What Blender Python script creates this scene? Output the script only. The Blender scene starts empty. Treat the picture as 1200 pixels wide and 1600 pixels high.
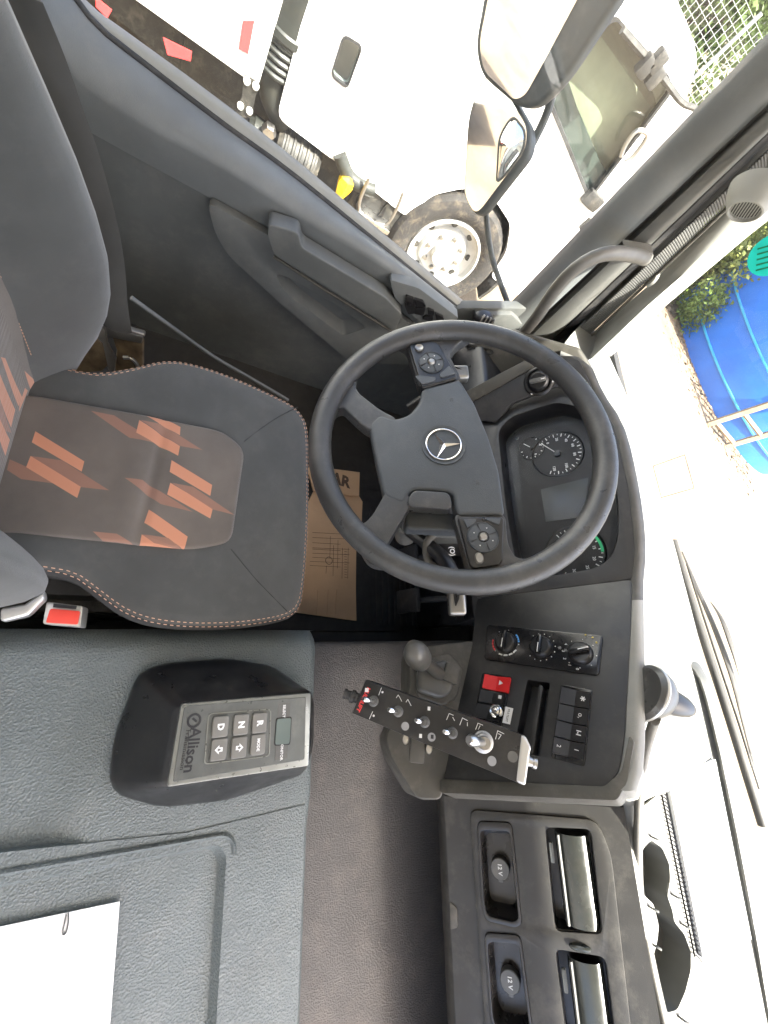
import bpy, bmesh, math, random
from mathutils import Vector as V, Matrix
R = math.radians
random.seed(7)
SC = bpy.context.scene
COL = SC.collection

# ------------------------------------------------------------------ camera
PITCH, YAW, ROLL, FPX = R(52.02), R(30.23), R(-25.635), 640.0
CAM = V((.296, -.416, 1.20))
_f = V((-math.sin(YAW)*math.cos(PITCH), math.cos(YAW)*math.cos(PITCH), -math.sin(PITCH)))
_r = V((math.cos(YAW), math.sin(YAW), 0)); _u = _r.cross(_f)
CR = math.cos(ROLL)*_r + math.sin(ROLL)*_u          # to the right, phone held sideways
CU = math.cos(ROLL)*_u - math.sin(ROLL)*_r          # up
cd = bpy.data.cameras.new('camera'); cam = bpy.data.objects.new('camera', cd); COL.objects.link(cam)
cd.sensor_fit = 'VERTICAL'; cd.sensor_height = 36.0; cd.lens = FPX/1600*36.0
cd.clip_start = .02; cd.clip_end = 2000
M = Matrix.Identity(4)
for i, a in enumerate((CU, -CR, -_f)):
    for k in range(3): M[k][i] = a[k]
M.translation = CAM; cam.matrix_world = M
SC.camera = cam

# ------------------------------------------------------------------ sky, sun, exposure
SUN = V((.42, .24, .87)).normalized()               # direction to the sun
w = bpy.data.worlds.new('World'); SC.world = w; w.use_nodes = True
nt = w.node_tree; nt.nodes.clear()
sky = nt.nodes.new('ShaderNodeTexSky'); sky.sky_type = 'NISHITA'; sky.sun_disc = False
sky.sun_elevation = math.asin(SUN.z); sky.sun_rotation = math.atan2(SUN.x, SUN.y)
sky.air_density = .8; sky.dust_density = 5.0; sky.ozone_density = .3
bg = nt.nodes.new('ShaderNodeBackground'); bg.inputs[1].default_value = .15
wo = nt.nodes.new('ShaderNodeOutputWorld')
nt.links.new(sky.outputs[0], bg.inputs[0]); nt.links.new(bg.outputs[0], wo.inputs[0])
sl = bpy.data.lights.new('sun', 'SUN'); sl.energy = 4.5; sl.angle = R(.5); sl.color = (1, .95, .87)
so = bpy.data.objects.new('sun', sl); COL.objects.link(so)
so.rotation_euler = SUN.to_track_quat('Z', 'Y').to_euler(); so.location = (3, 3, 8)
SC.view_settings.view_transform = 'Standard'; SC.view_settings.look = 'None'
SC.view_settings.gamma = 1; SC.view_settings.use_curve_mapping = False
SC.view_settings.exposure = 2.72
SC.cycles.use_denoising = True
SC.cycles.max_bounces = 10; SC.cycles.diffuse_bounces = 5; SC.cycles.transparent_max_bounces = 16
SC.cycles.sample_clamp_indirect = 6; SC.cycles.caustics_reflective = False; SC.cycles.caustics_refractive = False

# ------------------------------------------------------------------ measuring: sight line through a point of the picture, cut at a known depth
def ray(p): return ((p[1]-800)*CR + (p[0]-600)*CU + FPX*_f).normalized()
def ox(p, x): d = ray(p); return CAM + d*((x-CAM.x)/d.x)
def oy(p, y): d = ray(p); return CAM + d*((y-CAM.y)/d.y)
def oz(p, z): d = ray(p); return CAM + d*((z-CAM.z)/d.z)
class Fr:                                            # a flat face: origin, right, up, outward normal
    def __init__(s, o, u, v):
        s.o = V(o); s.u = V(u).normalized(); n = s.u.cross(V(v)).normalized(); s.n = n; s.v = n.cross(s.u)
    def w(s, a, b, h=0): return s.o + s.u*a + s.v*b + s.n*h
    def px(s, x, y, h=0):
        d = ray((x, y)); o = s.o + s.n*h; t = (o-CAM).dot(s.n)/d.dot(s.n); q = CAM + d*t - s.o
        return (q.dot(s.u), q.dot(s.v))
    def pl(s, pts, h=0): return [s.px(x, y, h) for x, y in pts]
    def up(s, h): return Fr(s.o + s.n*h, s.u, s.v)
    def mat(s, a=0, b=0, h=0, rot=0):
        c, q = math.cos(rot), math.sin(rot); u = s.u*c + s.v*q; v = s.v*c - s.u*q
        m = Matrix.Identity(4)
        for k in range(3): m[k][0], m[k][1], m[k][2] = u[k], v[k], s.n[k]
        m.translation = s.w(a, b, h); return m

# ------------------------------------------------------------------ materials
MATS = {}
def mat(name, rgb, rough=.5, metal=0, var=.12, vs=9., grain=None, dust=0., spec=.5, coat=0., dustcol=(.42, .38, .32), sheen=0., rv=.08, trans=0.):
    m = bpy.data.materials.new(name); m.use_nodes = True; t = m.node_tree; N = t.nodes; L = t.links
    b = N['Principled BSDF']; b.inputs['Roughness'].default_value = rough; b.inputs['Metallic'].default_value = metal
    b.inputs['Specular IOR Level'].default_value = spec; b.inputs['Coat Weight'].default_value = coat
    if sheen: b.inputs['Sheen Weight'].default_value = sheen; b.inputs['Sheen Roughness'].default_value = .6
    tc = N.new('ShaderNodeTexCoord')
    n1 = N.new('ShaderNodeTexNoise'); n1.inputs['Scale'].default_value = vs; n1.inputs['Detail'].default_value = 6
    L.new(tc.outputs['Object'], n1.inputs['Vector'])
    mr = N.new('ShaderNodeMapRange'); mr.inputs[1].default_value = .3; mr.inputs[2].default_value = .7
    mr.inputs[3].default_value = 1-var; mr.inputs[4].default_value = 1+var; L.new(n1.outputs[0], mr.inputs[0])
    mx = N.new('ShaderNodeVectorMath'); mx.operation = 'SCALE'; mx.inputs[0].default_value = rgb; L.new(mr.outputs[0], mx.inputs['Scale'])
    col = mx.outputs[0]
    if dust:
        n2 = N.new('ShaderNodeTexNoise'); n2.inputs['Scale'].default_value = 14; n2.inputs['Detail'].default_value = 9; n2.inputs['Roughness'].default_value = .75
        L.new(tc.outputs['Object'], n2.inputs['Vector'])
        m2 = N.new('ShaderNodeMapRange'); m2.inputs[1].default_value = .5; m2.inputs[2].default_value = .85; m2.inputs[4].default_value = dust; L.new(n2.outputs[0], m2.inputs[0])
        mm = N.new('ShaderNodeMix'); mm.data_type = 'RGBA'; L.new(m2.outputs[0], mm.inputs[0]); L.new(col, mm.inputs[6]); mm.inputs[7].default_value = (*dustcol, 1); col = mm.outputs[2]
    L.new(col, b.inputs['Base Color'])
    n3 = N.new('ShaderNodeTexNoise'); n3.inputs['Scale'].default_value = vs*3.3; n3.inputs['Detail'].default_value = 5; L.new(tc.outputs['Object'], n3.inputs['Vector'])
    m3 = N.new('ShaderNodeMapRange'); m3.inputs[1].default_value = .3; m3.inputs[2].default_value = .7; m3.inputs[3].default_value = max(.02, rough-rv); m3.inputs[4].default_value = min(1, rough+rv)
    L.new(n3.outputs[0], m3.inputs[0]); L.new(m3.outputs[0], b.inputs['Roughness'])
    if trans: b.inputs['Transmission Weight'].default_value = trans
    if grain:
        kind, sc, st = grain
        if kind == 'leather':
            v = N.new('ShaderNodeTexVoronoi'); v.feature = 'F1'; v.inputs['Scale'].default_value = sc; v.inputs['Randomness'].default_value = 1
            nz = N.new('ShaderNodeTexNoise'); nz.inputs['Scale'].default_value = sc*.7; nz.inputs['Detail'].default_value = 2
            L.new(tc.outputs['Object'], nz.inputs['Vector'])
            ad = N.new('ShaderNodeMix'); ad.data_type = 'VECTOR'; ad.inputs[0].default_value = .003; L.new(tc.outputs['Object'], ad.inputs[4]); L.new(nz.outputs['Color'], ad.inputs[5])
            L.new(ad.outputs[1], v.inputs['Vector']); src = v.outputs['Distance']
        elif kind == 'weave':
            v = N.new('ShaderNodeTexWave'); v.inputs['Scale'].default_value = sc; v.inputs['Distortion'].default_value = 2.5; v.inputs['Detail'].default_value = 2; v.bands_direction = 'Y'
            L.new(tc.outputs['Object'], v.inputs['Vector']); src = v.outputs['Fac']
        else:
            v = N.new('ShaderNodeTexNoise'); v.inputs['Scale'].default_value = sc; v.inputs['Detail'].default_value = 3
            L.new(tc.outputs['Object'], v.inputs['Vector']); src = v.outputs[0]
        bp = N.new('ShaderNodeBump'); bp.inputs['Strength'].default_value = st; bp.inputs['Distance'].default_value = .002; L.new(src, bp.inputs['Height']); L.new(bp.outputs[0], b.inputs['Normal'])
    MATS[name] = m; return m
def glass(name, tint=(.95, .98, .97), dust=.02, refl=1.0):
    m = bpy.data.materials.new(name); m.use_nodes = True; t = m.node_tree; N = t.nodes; L = t.links; N.clear()
    o = N.new('ShaderNodeOutputMaterial'); tr = N.new('ShaderNodeBsdfTransparent'); tr.inputs[0].default_value = (*tint, 1)
    gl = N.new('ShaderNodeBsdfGlossy'); gl.inputs['Roughness'].default_value = .02
    fr = N.new('ShaderNodeLayerWeight'); fr.inputs[0].default_value = .5
    pw = N.new('ShaderNodeMath'); pw.operation = 'POWER'; pw.inputs[1].default_value = 5; L.new(fr.outputs['Facing'], pw.inputs[0])
    mu = N.new('ShaderNodeMath'); mu.operation = 'MULTIPLY_ADD'; mu.inputs[1].default_value = .9*refl; mu.inputs[2].default_value = .05*refl; L.new(pw.outputs[0], mu.inputs[0])
    a = N.new('ShaderNodeMixShader'); L.new(mu.outputs[0], a.inputs[0]); L.new(tr.outputs[0], a.inputs[1]); L.new(gl.outputs[0], a.inputs[2])
    di = N.new('ShaderNodeBsdfTranslucent'); di.inputs[0].default_value = (.9, .9, .85, 1)
    nz = N.new('ShaderNodeTexNoise'); nz.inputs['Scale'].default_value = 5; nz.inputs['Detail'].default_value = 8
    tc = N.new('ShaderNodeTexCoord'); L.new(tc.outputs['Object'], nz.inputs['Vector'])
    mr = N.new('ShaderNodeMapRange'); mr.inputs[1].default_value = .3; mr.inputs[2].default_value = .8; mr.inputs[3].default_value = dust*.5; mr.inputs[4].default_value = dust*1.6; L.new(nz.outputs[0], mr.inputs[0])
    b = N.new('ShaderNodeMixShader'); L.new(mr.outputs[0], b.inputs[0]); L.new(a.outputs[0], b.inputs[1]); L.new(di.outputs[0], b.inputs[2]); L.new(b.outputs[0], o.inputs[0])
    MATS[name] = m; return m
def print_mat(name, base, polys, axes, rough=.9, grainscale=700, stain=.3):
    """fabric with a flat printed pattern: convex polygons in two object axes, each with its own ink"""
    m = mat(name, base, rough, var=.18, vs=11, grain=('weave', grainscale, .35), dust=stain, dustcol=(.17, .14, .11), sheen=.25)
    t = m.node_tree; N = t.nodes; L = t.links; b = N['Principled BSDF']; col = b.inputs['Base Color'].links[0].from_socket
    tc = [n for n in N if n.type == 'TEX_COORD'][0]
    for ink, pts in polys:
        ar = sum(pts[i][0]*pts[(i+1) % len(pts)][1]-pts[(i+1) % len(pts)][0]*pts[i][1] for i in range(len(pts)))
        if ar < 0: pts = pts[::-1]
        acc = None
        for i in range(len(pts)):
            p, q = pts[i], pts[(i+1) % len(pts)]; nx, ny = -(q[1]-p[1]), q[0]-p[0]; l = math.hypot(nx, ny)
            if l < 1e-5: continue
            nx /= l; ny /= l
            d = N.new('ShaderNodeVectorMath'); d.operation = 'DOT_PRODUCT'; vv = [0, 0, 0]; vv[axes[0]] = nx; vv[axes[1]] = ny; d.inputs[1].default_value = vv
            L.new(tc.outputs['Object'], d.inputs[0])
            g = N.new('ShaderNodeMath'); g.operation = 'GREATER_THAN'; g.inputs[1].default_value = nx*p[0]+ny*p[1]; L.new(d.outputs['Value'], g.inputs[0])
            if acc is None: acc = g.outputs[0]
            else:
                mu = N.new('ShaderNodeMath'); mu.operation = 'MULTIPLY'; L.new(acc, mu.inputs[0]); L.new(g.outputs[0], mu.inputs[1]); acc = mu.outputs[0]
        mu = N.new('ShaderNodeMath'); mu.operation = 'MULTIPLY'; mu.inputs[1].default_value = .92; L.new(acc, mu.inputs[0])
        mm = N.new('ShaderNodeMix'); mm.data_type = 'RGBA'; L.new(mu.outputs[0], mm.inputs[0]); L.new(col, mm.inputs[6]); mm.inputs[7].default_value = (*ink, 1); col = mm.outputs[2]
    L.new(col, b.inputs['Base Color']); return m

mat('dark_plastic', (.028, .028, .029), .48, grain=('noise', 900, .12), dust=.12, vs=6)
mat('console_plastic', (.022, .022, .022), .42, grain=('noise', 1100, .1), dust=.1, vs=5)
mat('ped_black', (.012, .012, .013), .34, dust=.06)
mat('gloss_black', (.010, .010, .011), .22, dust=.05)
mat('satin_black', (.014, .014, .015), .35, dust=.08)
mat('grey_plastic', (.135, .142, .138), .55, grain=('leather', 700, .12), dust=.12)
mat('door_grey', (.098, .102, .097), .55, grain=('leather', 800, .12), dust=.15)
mat('door_dark', (.088, .092, .088), .6, grain=('leather', 800, .1), dust=.15)
mat('dash_top', (.22, .218, .20), .6, grain=('leather', 650, .2), dust=.2)
mat('pillar_trim', (.26, .26, .235), .6, grain=('leather', 800, .1), dust=.2)
mat('console_trim', (.062, .058, .048), .55, grain=('leather', 800, .1), dust=.25)
mat('dash_lower', (.022, .0205, .0175), .5, grain=('leather', 800, .12), dust=.18)
mat('engine_cover', (.118, .138, .139), .5, grain=('leather', 310, .7), dust=.2, vs=5, var=.15, dustcol=(.3, .28, .25))
mat('shelf_cover', (.064, .061, .060), .55, grain=('leather', 340, .6), dust=.3, vs=5, dustcol=(.26, .22, .19))
mat('rubber_mat', (.018, .017, .016), .75, dust=.25, dustcol=(.12, .1, .08))
mat('rib_rubber', (.085, .085, .078), .6, dust=.2)
mat('rubber', (.02, .02, .02), .6, dust=.2)
mat('seat_fabric', (.052, .053, .048), .92, var=.15, grain=('weave', 900, .25), dust=.28, dustcol=(.17, .155, .135), sheen=.3)
mat('seat_side', (.035, .035, .034), .85, grain=('weave', 900, .25), dust=.15)
mat('thread', (.60, .36, .24), .8)
mat('wheel_leather', (.042, .043, .044), .34, grain=('leather', 900, .2), dust=.15, vs=14)
mat('wheel_pad', (.052, .059, .066), .5, grain=('leather', 900, .18), dust=.08)
mat('chrome', (.75, .74, .72), .16, 1.0)
mat('steel', (.5, .49, .47), .32, 1.0, dust=.25)
mat('dull_steel', (.33, .32, .3), .45, 1.0, dust=.3)
mat('white_print', (.75, .75, .74), .6, var=.03)
mat('grey_print', (.3, .3, .3), .6, var=.03)
mat('blue_print', (.1, .35, .75), .6); mat('red_print', (.75, .05, .05), .6); mat('green_print', (.03, .5, .2), .6); mat('yellow_print', (.45, .36, .08), .6)
mat('red_switch', (.75, .02, .022), .4); mat('buckle_red', (.75, .07, .05), .4)
mat('keypad_face', (.11, .118, .115), .35, metal=.35, var=.12, vs=25, dust=.25, dustcol=(.4, .38, .35))
mat('keypad_edge', (.22, .23, .22), .32, metal=.6, var=.06, vs=30)
mat('key_button', (.15, .145, .13), .45, dust=.2); mat('lcd', (.12, .15, .14), .2); mat('screen_grey', (.075, .078, .076), .18)
mat('ink', (.012, .012, .015), .6)
mat('paper', (.82, .82, .82), .8, var=.02)
mat('card', (.43, .285, .165), .85, var=.16, vs=7, grain=('weave', 160, .12), dust=.35, dustcol=(.13, .09, .06)); mat('card_edge', (.2, .12, .06), .9)
mat('card_ink', (.07, .045, .03), .8)
mat('alu', (.55, .55, .53), .4, .7, dust=.25)
mat('seal_grey', (.11, .11, .10), .4, dust=.2)
mat('cowl', (.055, .053, .047), .55, grain=('leather', 650, .2), dust=.15)
mat('band_grey', (.055, .056, .052), .5, dust=.15)
mat('dial_black', (.012, .012, .013), .55, var=.05)
mat('stack_dark', (.016, .018, .015), .55, dust=.3, dustcol=(.12, .1, .07))
mat('grab', (.10, .095, .082), .5, dust=.2)
mat('headliner', (.8, .79, .75), .9)
mat('belt', (.06, .058, .052), .8, grain=('weave', 900, .4)); mat('belt_metal', (.42, .4, .36), .35, .9, dust=.4, dustcol=(.2, .13, .07))
mat('camo', (.16, .11, .06), .75, var=.6, vs=30, dust=.5, dustcol=(.03, .03, .02))
mat('grey_knob', (.09, .09, .085), .4, dust=.25); mat('device_silver', (.085, .085, .082), .3, .3); mat('device_dark', (.008, .008, .009), .35)
mat('vent_metal', (.028, .031, .028), .24, .2, dust=.12); mat('brown_gloss', (.018, .017, .017), .3)
mat('cup_dark', (.10, .10, .092), .5)
mat('frit', (.015, .016, .018), .4)
mat('sticker_green', (0, .62, .52), .5); mat('sticker_ink', (.0, .2, .08), .5)
# outside
mat('white_paint', (.8, .8, .78), .35, var=.03, coat=.3); mat('truck_red', (.7, .05, .05), .5); mat('box_white', (.78, .78, .76), .5, var=.04)
mat('chassis', (.022, .021, .018), .6, dust=.5, dustcol=(.25, .22, .17)); mat('stack', (.05, .06, .055), .45, .3, dust=.3)
mat('tyre', (.022, .02, .018), .85, dust=.7, dustcol=(.24, .19, .13)); mat('rim_paint', (.42, .42, .40), .5, dust=.3)
mat('crate_blue', (.08, .2, .5), .6); mat('yellow', (.8, .5, .01), .5); mat('tank_blue', (.006, .115, .45), .55, var=.12, vs=2.5, dust=.18, dustcol=(.05, .2, .5)); mat('tank_rib', (.03, .33, .55), .55)
mat('wood', (.30, .22, .13), .8, var=.2); mat('bark', (.1, .07, .05), .9); mat('wire', (.45, .46, .45), .5)
mat('ground', (.15, .115, .075), .95, var=.3, vs=1.6, grain=('noise', 25, .6), dust=.5, dustcol=(.23, .185, .13)); mat('leaf_litter', (.15, .10, .06), .95, var=.4)
mat('mirror', (.9, .9, .9), .03, 1.0, var=.01, rv=.01); mat('mirror_shell', (.05, .054, .05), .5, dust=.2)
mat('interior_cream', (.5, .45, .33), .8); mat('wiper', (.022, .02, .017), .6, dust=.1)
glass('windscreen_glass', dust=.010, refl=.6); glass('door_glass', (.93, .97, .95), dust=.015); glass('truck_glass', (.55, .62, .58), dust=.02)  # windscreen dust film is added to give a glare veil
glass('cluster_lens', (.92, .92, .92), 0, .04)
def leaf_mat(name, c):
    m = mat(name, c, .6, var=.45, vs=3.0); b = m.node_tree.nodes['Principled BSDF']
    b.inputs['Subsurface Weight'].default_value = 0; t = m.node_tree
    o = [n for n in t.nodes if n.type == 'OUTPUT_MATERIAL'][0]; tl = t.nodes.new('ShaderNodeBsdfTranslucent'); t.links.new(b.inputs['Base Color'].links[0].from_socket, tl.inputs[0])
    mx = t.nodes.new('ShaderNodeMixShader'); mx.inputs[0].default_value = .4; t.links.new(b.outputs[0], mx.inputs[1]); t.links.new(tl.outputs[0], mx.inputs[2]); t.links.new(mx.outputs[0], o.inputs[0])
leaf_mat('leaf_a', (.15, .22, .05)); leaf_mat('leaf_b', (.21, .24, .07)); leaf_mat('leaf_c', (.12, .17, .055))

# ------------------------------------------------------------------ mesh building
WM = {}
def axisfr(o, n):
    n = V(n).normalized(); u = n.orthogonal().normalized(); return Fr(o, u, n.cross(u))
class B:
    def __init__(s): s.b = bmesh.new()
    def face(s, pts):
        return s.b.faces.new([s.b.verts.new(p) for p in pts])
    def prism(s, pts, vec, bevel=0, seg=2):
        """closed prism from a flat outline (points) swept along vec, optionally with rounded edges"""
        t = bmesh.new(); f = t.faces.new([t.verts.new(p) for p in pts])
        r = bmesh.ops.extrude_face_region(t, geom=[f]); vs = [g for g in r['geom'] if isinstance(g, bmesh.types.BMVert)]
        bmesh.ops.translate(t, verts=vs, vec=V(vec)); bmesh.ops.recalc_face_normals(t, faces=t.faces)
        if bevel:
            bmesh.ops.bevel(t, geom=[e for e in t.edges if len(e.link_faces) == 2 and e.calc_face_angle(0) > R(35)], offset=bevel, segments=seg, profile=.6, affect='EDGES', clamp_overlap=True)
        s.join(t); return s
    def join(s, t, m=None):
        if m is not None: bmesh.ops.transform(t, matrix=m, verts=t.verts)
        me = bpy.data.meshes.new('tmp'); t.to_mesh(me); t.free(); s.b.from_mesh(me); bpy.data.meshes.remove(me); return s
    def box(s, c, size, m=None, bevel=0, seg=2):
        t = bmesh.new(); bmesh.ops.create_cube(t, size=1); bmesh.ops.scale(t, vec=V(size), verts=t.verts); bmesh.ops.translate(t, vec=V(c), verts=t.verts)
        if bevel: bmesh.ops.bevel(t, geom=t.edges[:], offset=bevel, segments=seg, profile=.6, affect='EDGES', clamp_overlap=True)
        return s.join(t, m)
    def lathe(s, prof, m=None, n=24, sx=1, sy=1):
        t = bmesh.new(); rows = []
        for r, h in prof:
            rows.append([t.verts.new((r*sx*math.cos(2*math.pi*k/n), r*sy*math.sin(2*math.pi*k/n), h)) for k in range(n)] if r > 1e-6 else [t.verts.new((0, 0, h))])
        for a, b in zip(rows, rows[1:]):
            for k in range(n):
                k2 = (k+1) % n
                q = [a[k % len(a)], a[k2 % len(a)], b[k2 % len(b)], b[k % len(b)]]; u = []
                for x in q:
                    if x not in u: u.append(x)
                if len(u) > 2: t.faces.new(u)
        bmesh.ops.recalc_face_normals(t, faces=t.faces); return s.join(t, m)
    def tube(s, pts, rad, n=10, closed=False, cap=True, flat=1.0, upv=None):
        pts = [V(p) for p in pts]; rs = rad if isinstance(rad, (list, tuple)) else [rad]*len(pts); t = bmesh.new(); rows = []; prev = None; N = len(pts)
        for i, p in enumerate(pts):
            a = pts[(i-1) % N] if (closed or i > 0) else p; c = pts[(i+1) % N] if (closed or i < N-1) else p
            d = (c-a).normalized()
            if upv is not None: x = V(upv)
            elif prev is None: x = V((0, 0, 1)) if abs(d.z) < .9 else V((1, 0, 0))
            else: x = prev
            x = (x - d*x.dot(d)).normalized(); prev = x; y = d.cross(x)
            rows.append([t.verts.new(p + (x*math.cos(2*math.pi*k/n)*flat + y*math.sin(2*math.pi*k/n))*rs[i]) for k in range(n)])
        for i in range(N if closed else N-1):
            a, b = rows[i], rows[(i+1) % N]
            for k in range(n): t.faces.new((a[k], a[(k+1) % n], b[(k+1) % n], b[k]))
        if cap and not closed: t.faces.new(rows[0][::-1]); t.faces.new(rows[-1])
        bmesh.ops.recalc_face_normals(t, faces=t.faces); return s.join(t)
    def skin(s, curves, thick=0.0, back=None, closed=False):
        """sheet through curves (equal point counts); thick > 0 gives it a body on the side away from 'back'"""
        t = bmesh.new(); rows = [[t.verts.new(p) for p in c] for c in curves]
        fs = []
        rr = list(zip(rows, rows[1:])) + ([(rows[-1], rows[0])] if closed else [])
        for a, b in rr:
            for k in range(len(a)-1): fs.append(t.faces.new((a[k], a[k+1], b[k+1], b[k])))
        bmesh.ops.recalc_face_normals(t, faces=t.faces)
        if back is not None:
            f = t.faces[0]; t.faces.ensure_lookup_table(); f = t.faces[len(t.faces)//2]
            if f.normal.dot(V(back)) < 0: bmesh.ops.reverse_faces(t, faces=t.faces)
        if thick: bmesh.ops.solidify(t, geom=t.faces[:], thickness=thick)
        return s.join(t)
    def plate(s, fr, outer, holes=(), h0=0.0, h1=-.01, bevel=0):
        """flat plate in face fr with through holes, from height h0 down to h1"""
        t = bmesh.new(); es = []
        for lp in [outer]+list(holes):
            vs = [t.verts.new(fr.w(a, b, h0)) for a, b in lp]
            for i in range(len(vs)): es.append(t.edges.new((vs[i], vs[(i+1) % len(vs)])))
        bmesh.ops.triangle_fill(t, edges=es, use_beauty=True, use_dissolve=True, normal=fr.n)
        if h1 != h0:
            r = bmesh.ops.extrude_face_region(t, geom=t.faces[:]); vs = [g for g in r['geom'] if isinstance(g, bmesh.types.BMVert)]
            bmesh.ops.translate(t, verts=vs, vec=fr.n*(h1-h0)); bmesh.ops.recalc_face_normals(t, faces=t.faces)
            if bevel: bmesh.ops.bevel(t, geom=[e for e in t.edges if len(e.link_faces) == 2 and e.calc_face_angle(0) > R(50)], offset=bevel, segments=2, profile=.6, affect='EDGES', clamp_overlap=True)
        return s.join(t)
    def basin(s, fr, outer, inner, depth, h0=0.0):
        """walls from outline 'outer' at h0 down to 'inner' at -depth, with a floor"""
        n = len(outer)
        A = [s.b.verts.new(fr.w(*p, h0)) for p in outer]; C = [s.b.verts.new(fr.w(*p, -depth)) for p in inner]
        for i in range(n): s.b.faces.new((A[i], A[(i+1) % n], C[(i+1) % n], C[i]))
        s.b.faces.new(C); return s
    def done(s, name, material, parent=None, smooth=35, m=None):
        me = bpy.data.meshes.new(name); s.b.to_mesh(me); s.b.free()
        if smooth:
            me.shade_smooth(); me.set_sharp_from_angle(angle=R(smooth))
        me.materials.append(MATS[material] if isinstance(material, str) else material)
        return link(name, me, parent, m)
def link(name, me, parent=None, m=None):
    o = bpy.data.objects.new(name, me); COL.objects.link(o); m = m if m is not None else Matrix.Identity(4)
    put(o, parent, m); return o
def put(o, parent, m):
    if parent is not None:
        o.parent = parent; o.matrix_parent_inverse = WM[parent.name].inverted()
    o.matrix_basis = m; WM[o.name] = m.copy()
def tag(o, label, cat, group=None, kind=None):
    o['label'] = label; o['category'] = cat
    if group: o['group'] = group
    if kind: o['kind'] = kind
    return o
def thing(name, label, cat, loc=(0, 0, 0), group=None):
    o = bpy.data.objects.new(name, None); o.empty_display_size = .05; COL.objects.link(o); put(o, None, Matrix.Translation(V(loc))); return tag(o, label, cat, group)
def struct(o): o['kind'] = 'structure'; return o
def rpoly(pts, r, n=4):
    """round the corners of a 2-D polygon"""
    out = []; N = len(pts)
    for i in range(N):
        p0, p, p1 = V(pts[i-1]).to_2d(), V(pts[i]).to_2d(), V(pts[(i+1) % N]).to_2d()
        a, b = (p0-p), (p1-p); la, lb = a.length, b.length; q = min(r, la*.45, lb*.45); a = p+a/la*q; b = p+b/lb*q
        for k in range(n+1):
            t = k/n; out.append(tuple(a*(1-t)**2+p*2*t*(1-t)+b*t*t))
    return out
def circ(c, r, n=20, ry=None): return [(c[0]+r*math.cos(2*math.pi*k/n), c[1]+(ry or r)*math.sin(2*math.pi*k/n)) for k in range(n)]
def cen(poly): return (sum(p[0] for p in poly)/len(poly), sum(p[1] for p in poly)/len(poly))
def shrink(poly, k): c = cen(poly); return [(c[0]+(p[0]-c[0])*k, c[1]+(p[1]-c[1])*k) for p in poly]
def resample(pts, n, smooth=True):
    pts = [V(p) for p in pts]
    if smooth and len(pts) > 2:
        q = []
        for i in range(len(pts)-1):
            p0, p1, p2, p3 = pts[max(i-1, 0)], pts[i], pts[i+1], pts[min(i+2, len(pts)-1)]
            for k in range(12):
                t = k/12; q.append(.5*((2*p1)+(p2-p0)*t+(2*p0-5*p1+4*p2-p3)*t*t+(3*p1-p0-3*p2+p3)*t**3))
        pts = q+[pts[-1]]
    L = [0]
    for a, b in zip(pts, pts[1:]): L.append(L[-1]+(b-a).length)
    out = []; j = 0
    for k in range(n):
        s = L[-1]*k/(n-1)
        while j < len(pts)-2 and L[j+1] < s: j += 1
        t = (s-L[j])/max(L[j+1]-L[j], 1e-9); out.append(pts[j].lerp(pts[j+1], min(max(t, 0), 1)))
    return out
def text(name, body, fr, a, b, size, material, parent, rot=0, h=.0006, align='CENTER', sx=1.0, bold=0.0, ext=.0002):
    c = bpy.data.curves.new('txt', 'FONT'); c.body = body; c.size = size; c.align_x = align; c.align_y = 'CENTER'; c.extrude = ext; c.offset = bold; c.resolution_u = 2
    t = bpy.data.objects.new('txt', c); COL.objects.link(t); bpy.context.view_layer.update()
    me = bpy.data.meshes.new_from_object(t.evaluated_get(bpy.context.evaluated_depsgraph_get())); bpy.data.objects.remove(t); bpy.data.curves.remove(c)
    me.materials.clear(); me.materials.append(MATS[material]); me.name = name
    m = fr.mat(a, b, h, rot) @ Matrix.Diagonal((sx, 1, 1, 1)); me.transform(m)
    return link(name, me, parent)
def mark(name, fr, poly, material, parent, h=.0006, t=.0004):
    return B().prism([fr.w(x, y, h) for x, y in poly], fr.n*t).done(name, material, parent, 0)
def knob(name, fr, c, prof, material, parent, n=24, sx=1, sy=1):
    return B().lathe(prof, fr.mat(c[0], c[1]), n, sx, sy).done(name, material, parent)

# ================================================================== SETTING: cab shell and yard
GZ = -1.10
struct(B().box((0, 0, GZ-.05), (1200, 1200, .1)).done('ground', 'ground', None, 0))
b = B()
b.box((.55, -.1, -.02), (2.5, 2.0, .04)); struct(b.done('cab_floor', 'rubber_mat', None, 0))
b = B()                                               # roof with its headliner, open towards the windscreen
b.skin([[V((x, y, z)) for x in (-.72, 0, .6, 1.2, 1.82)] for y, z in ((-1.3, 1.72), (-1.2, 1.8), (.40, 1.82), (.62, 1.78), (.70, 1.72))], .03)
struct(b.done('cab_roof', 'headliner'))
struct(B().box((.55, -1.22, .95), (2.4, .04, 1.7)).done('cab_rear_wall', 'headliner'))

struct(B().box((1.80, -.2, .22), (.05, 2.0, .76), None, .02).done('cab_right_side', 'door_grey'))
struct(B().box((.55, .80, .30), (2.4, .03, .84)).done('cab_front_wall', 'rubber_mat', None, 0))
# ------------------------------------------------------------------ engine cover
TZ = .36
eng = thing('engine_cover', 'grey grained engine cover between the seat and the bottom edge', 'engine cover', (.8, -.5, 0))
yf = -.041
b = B()
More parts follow.
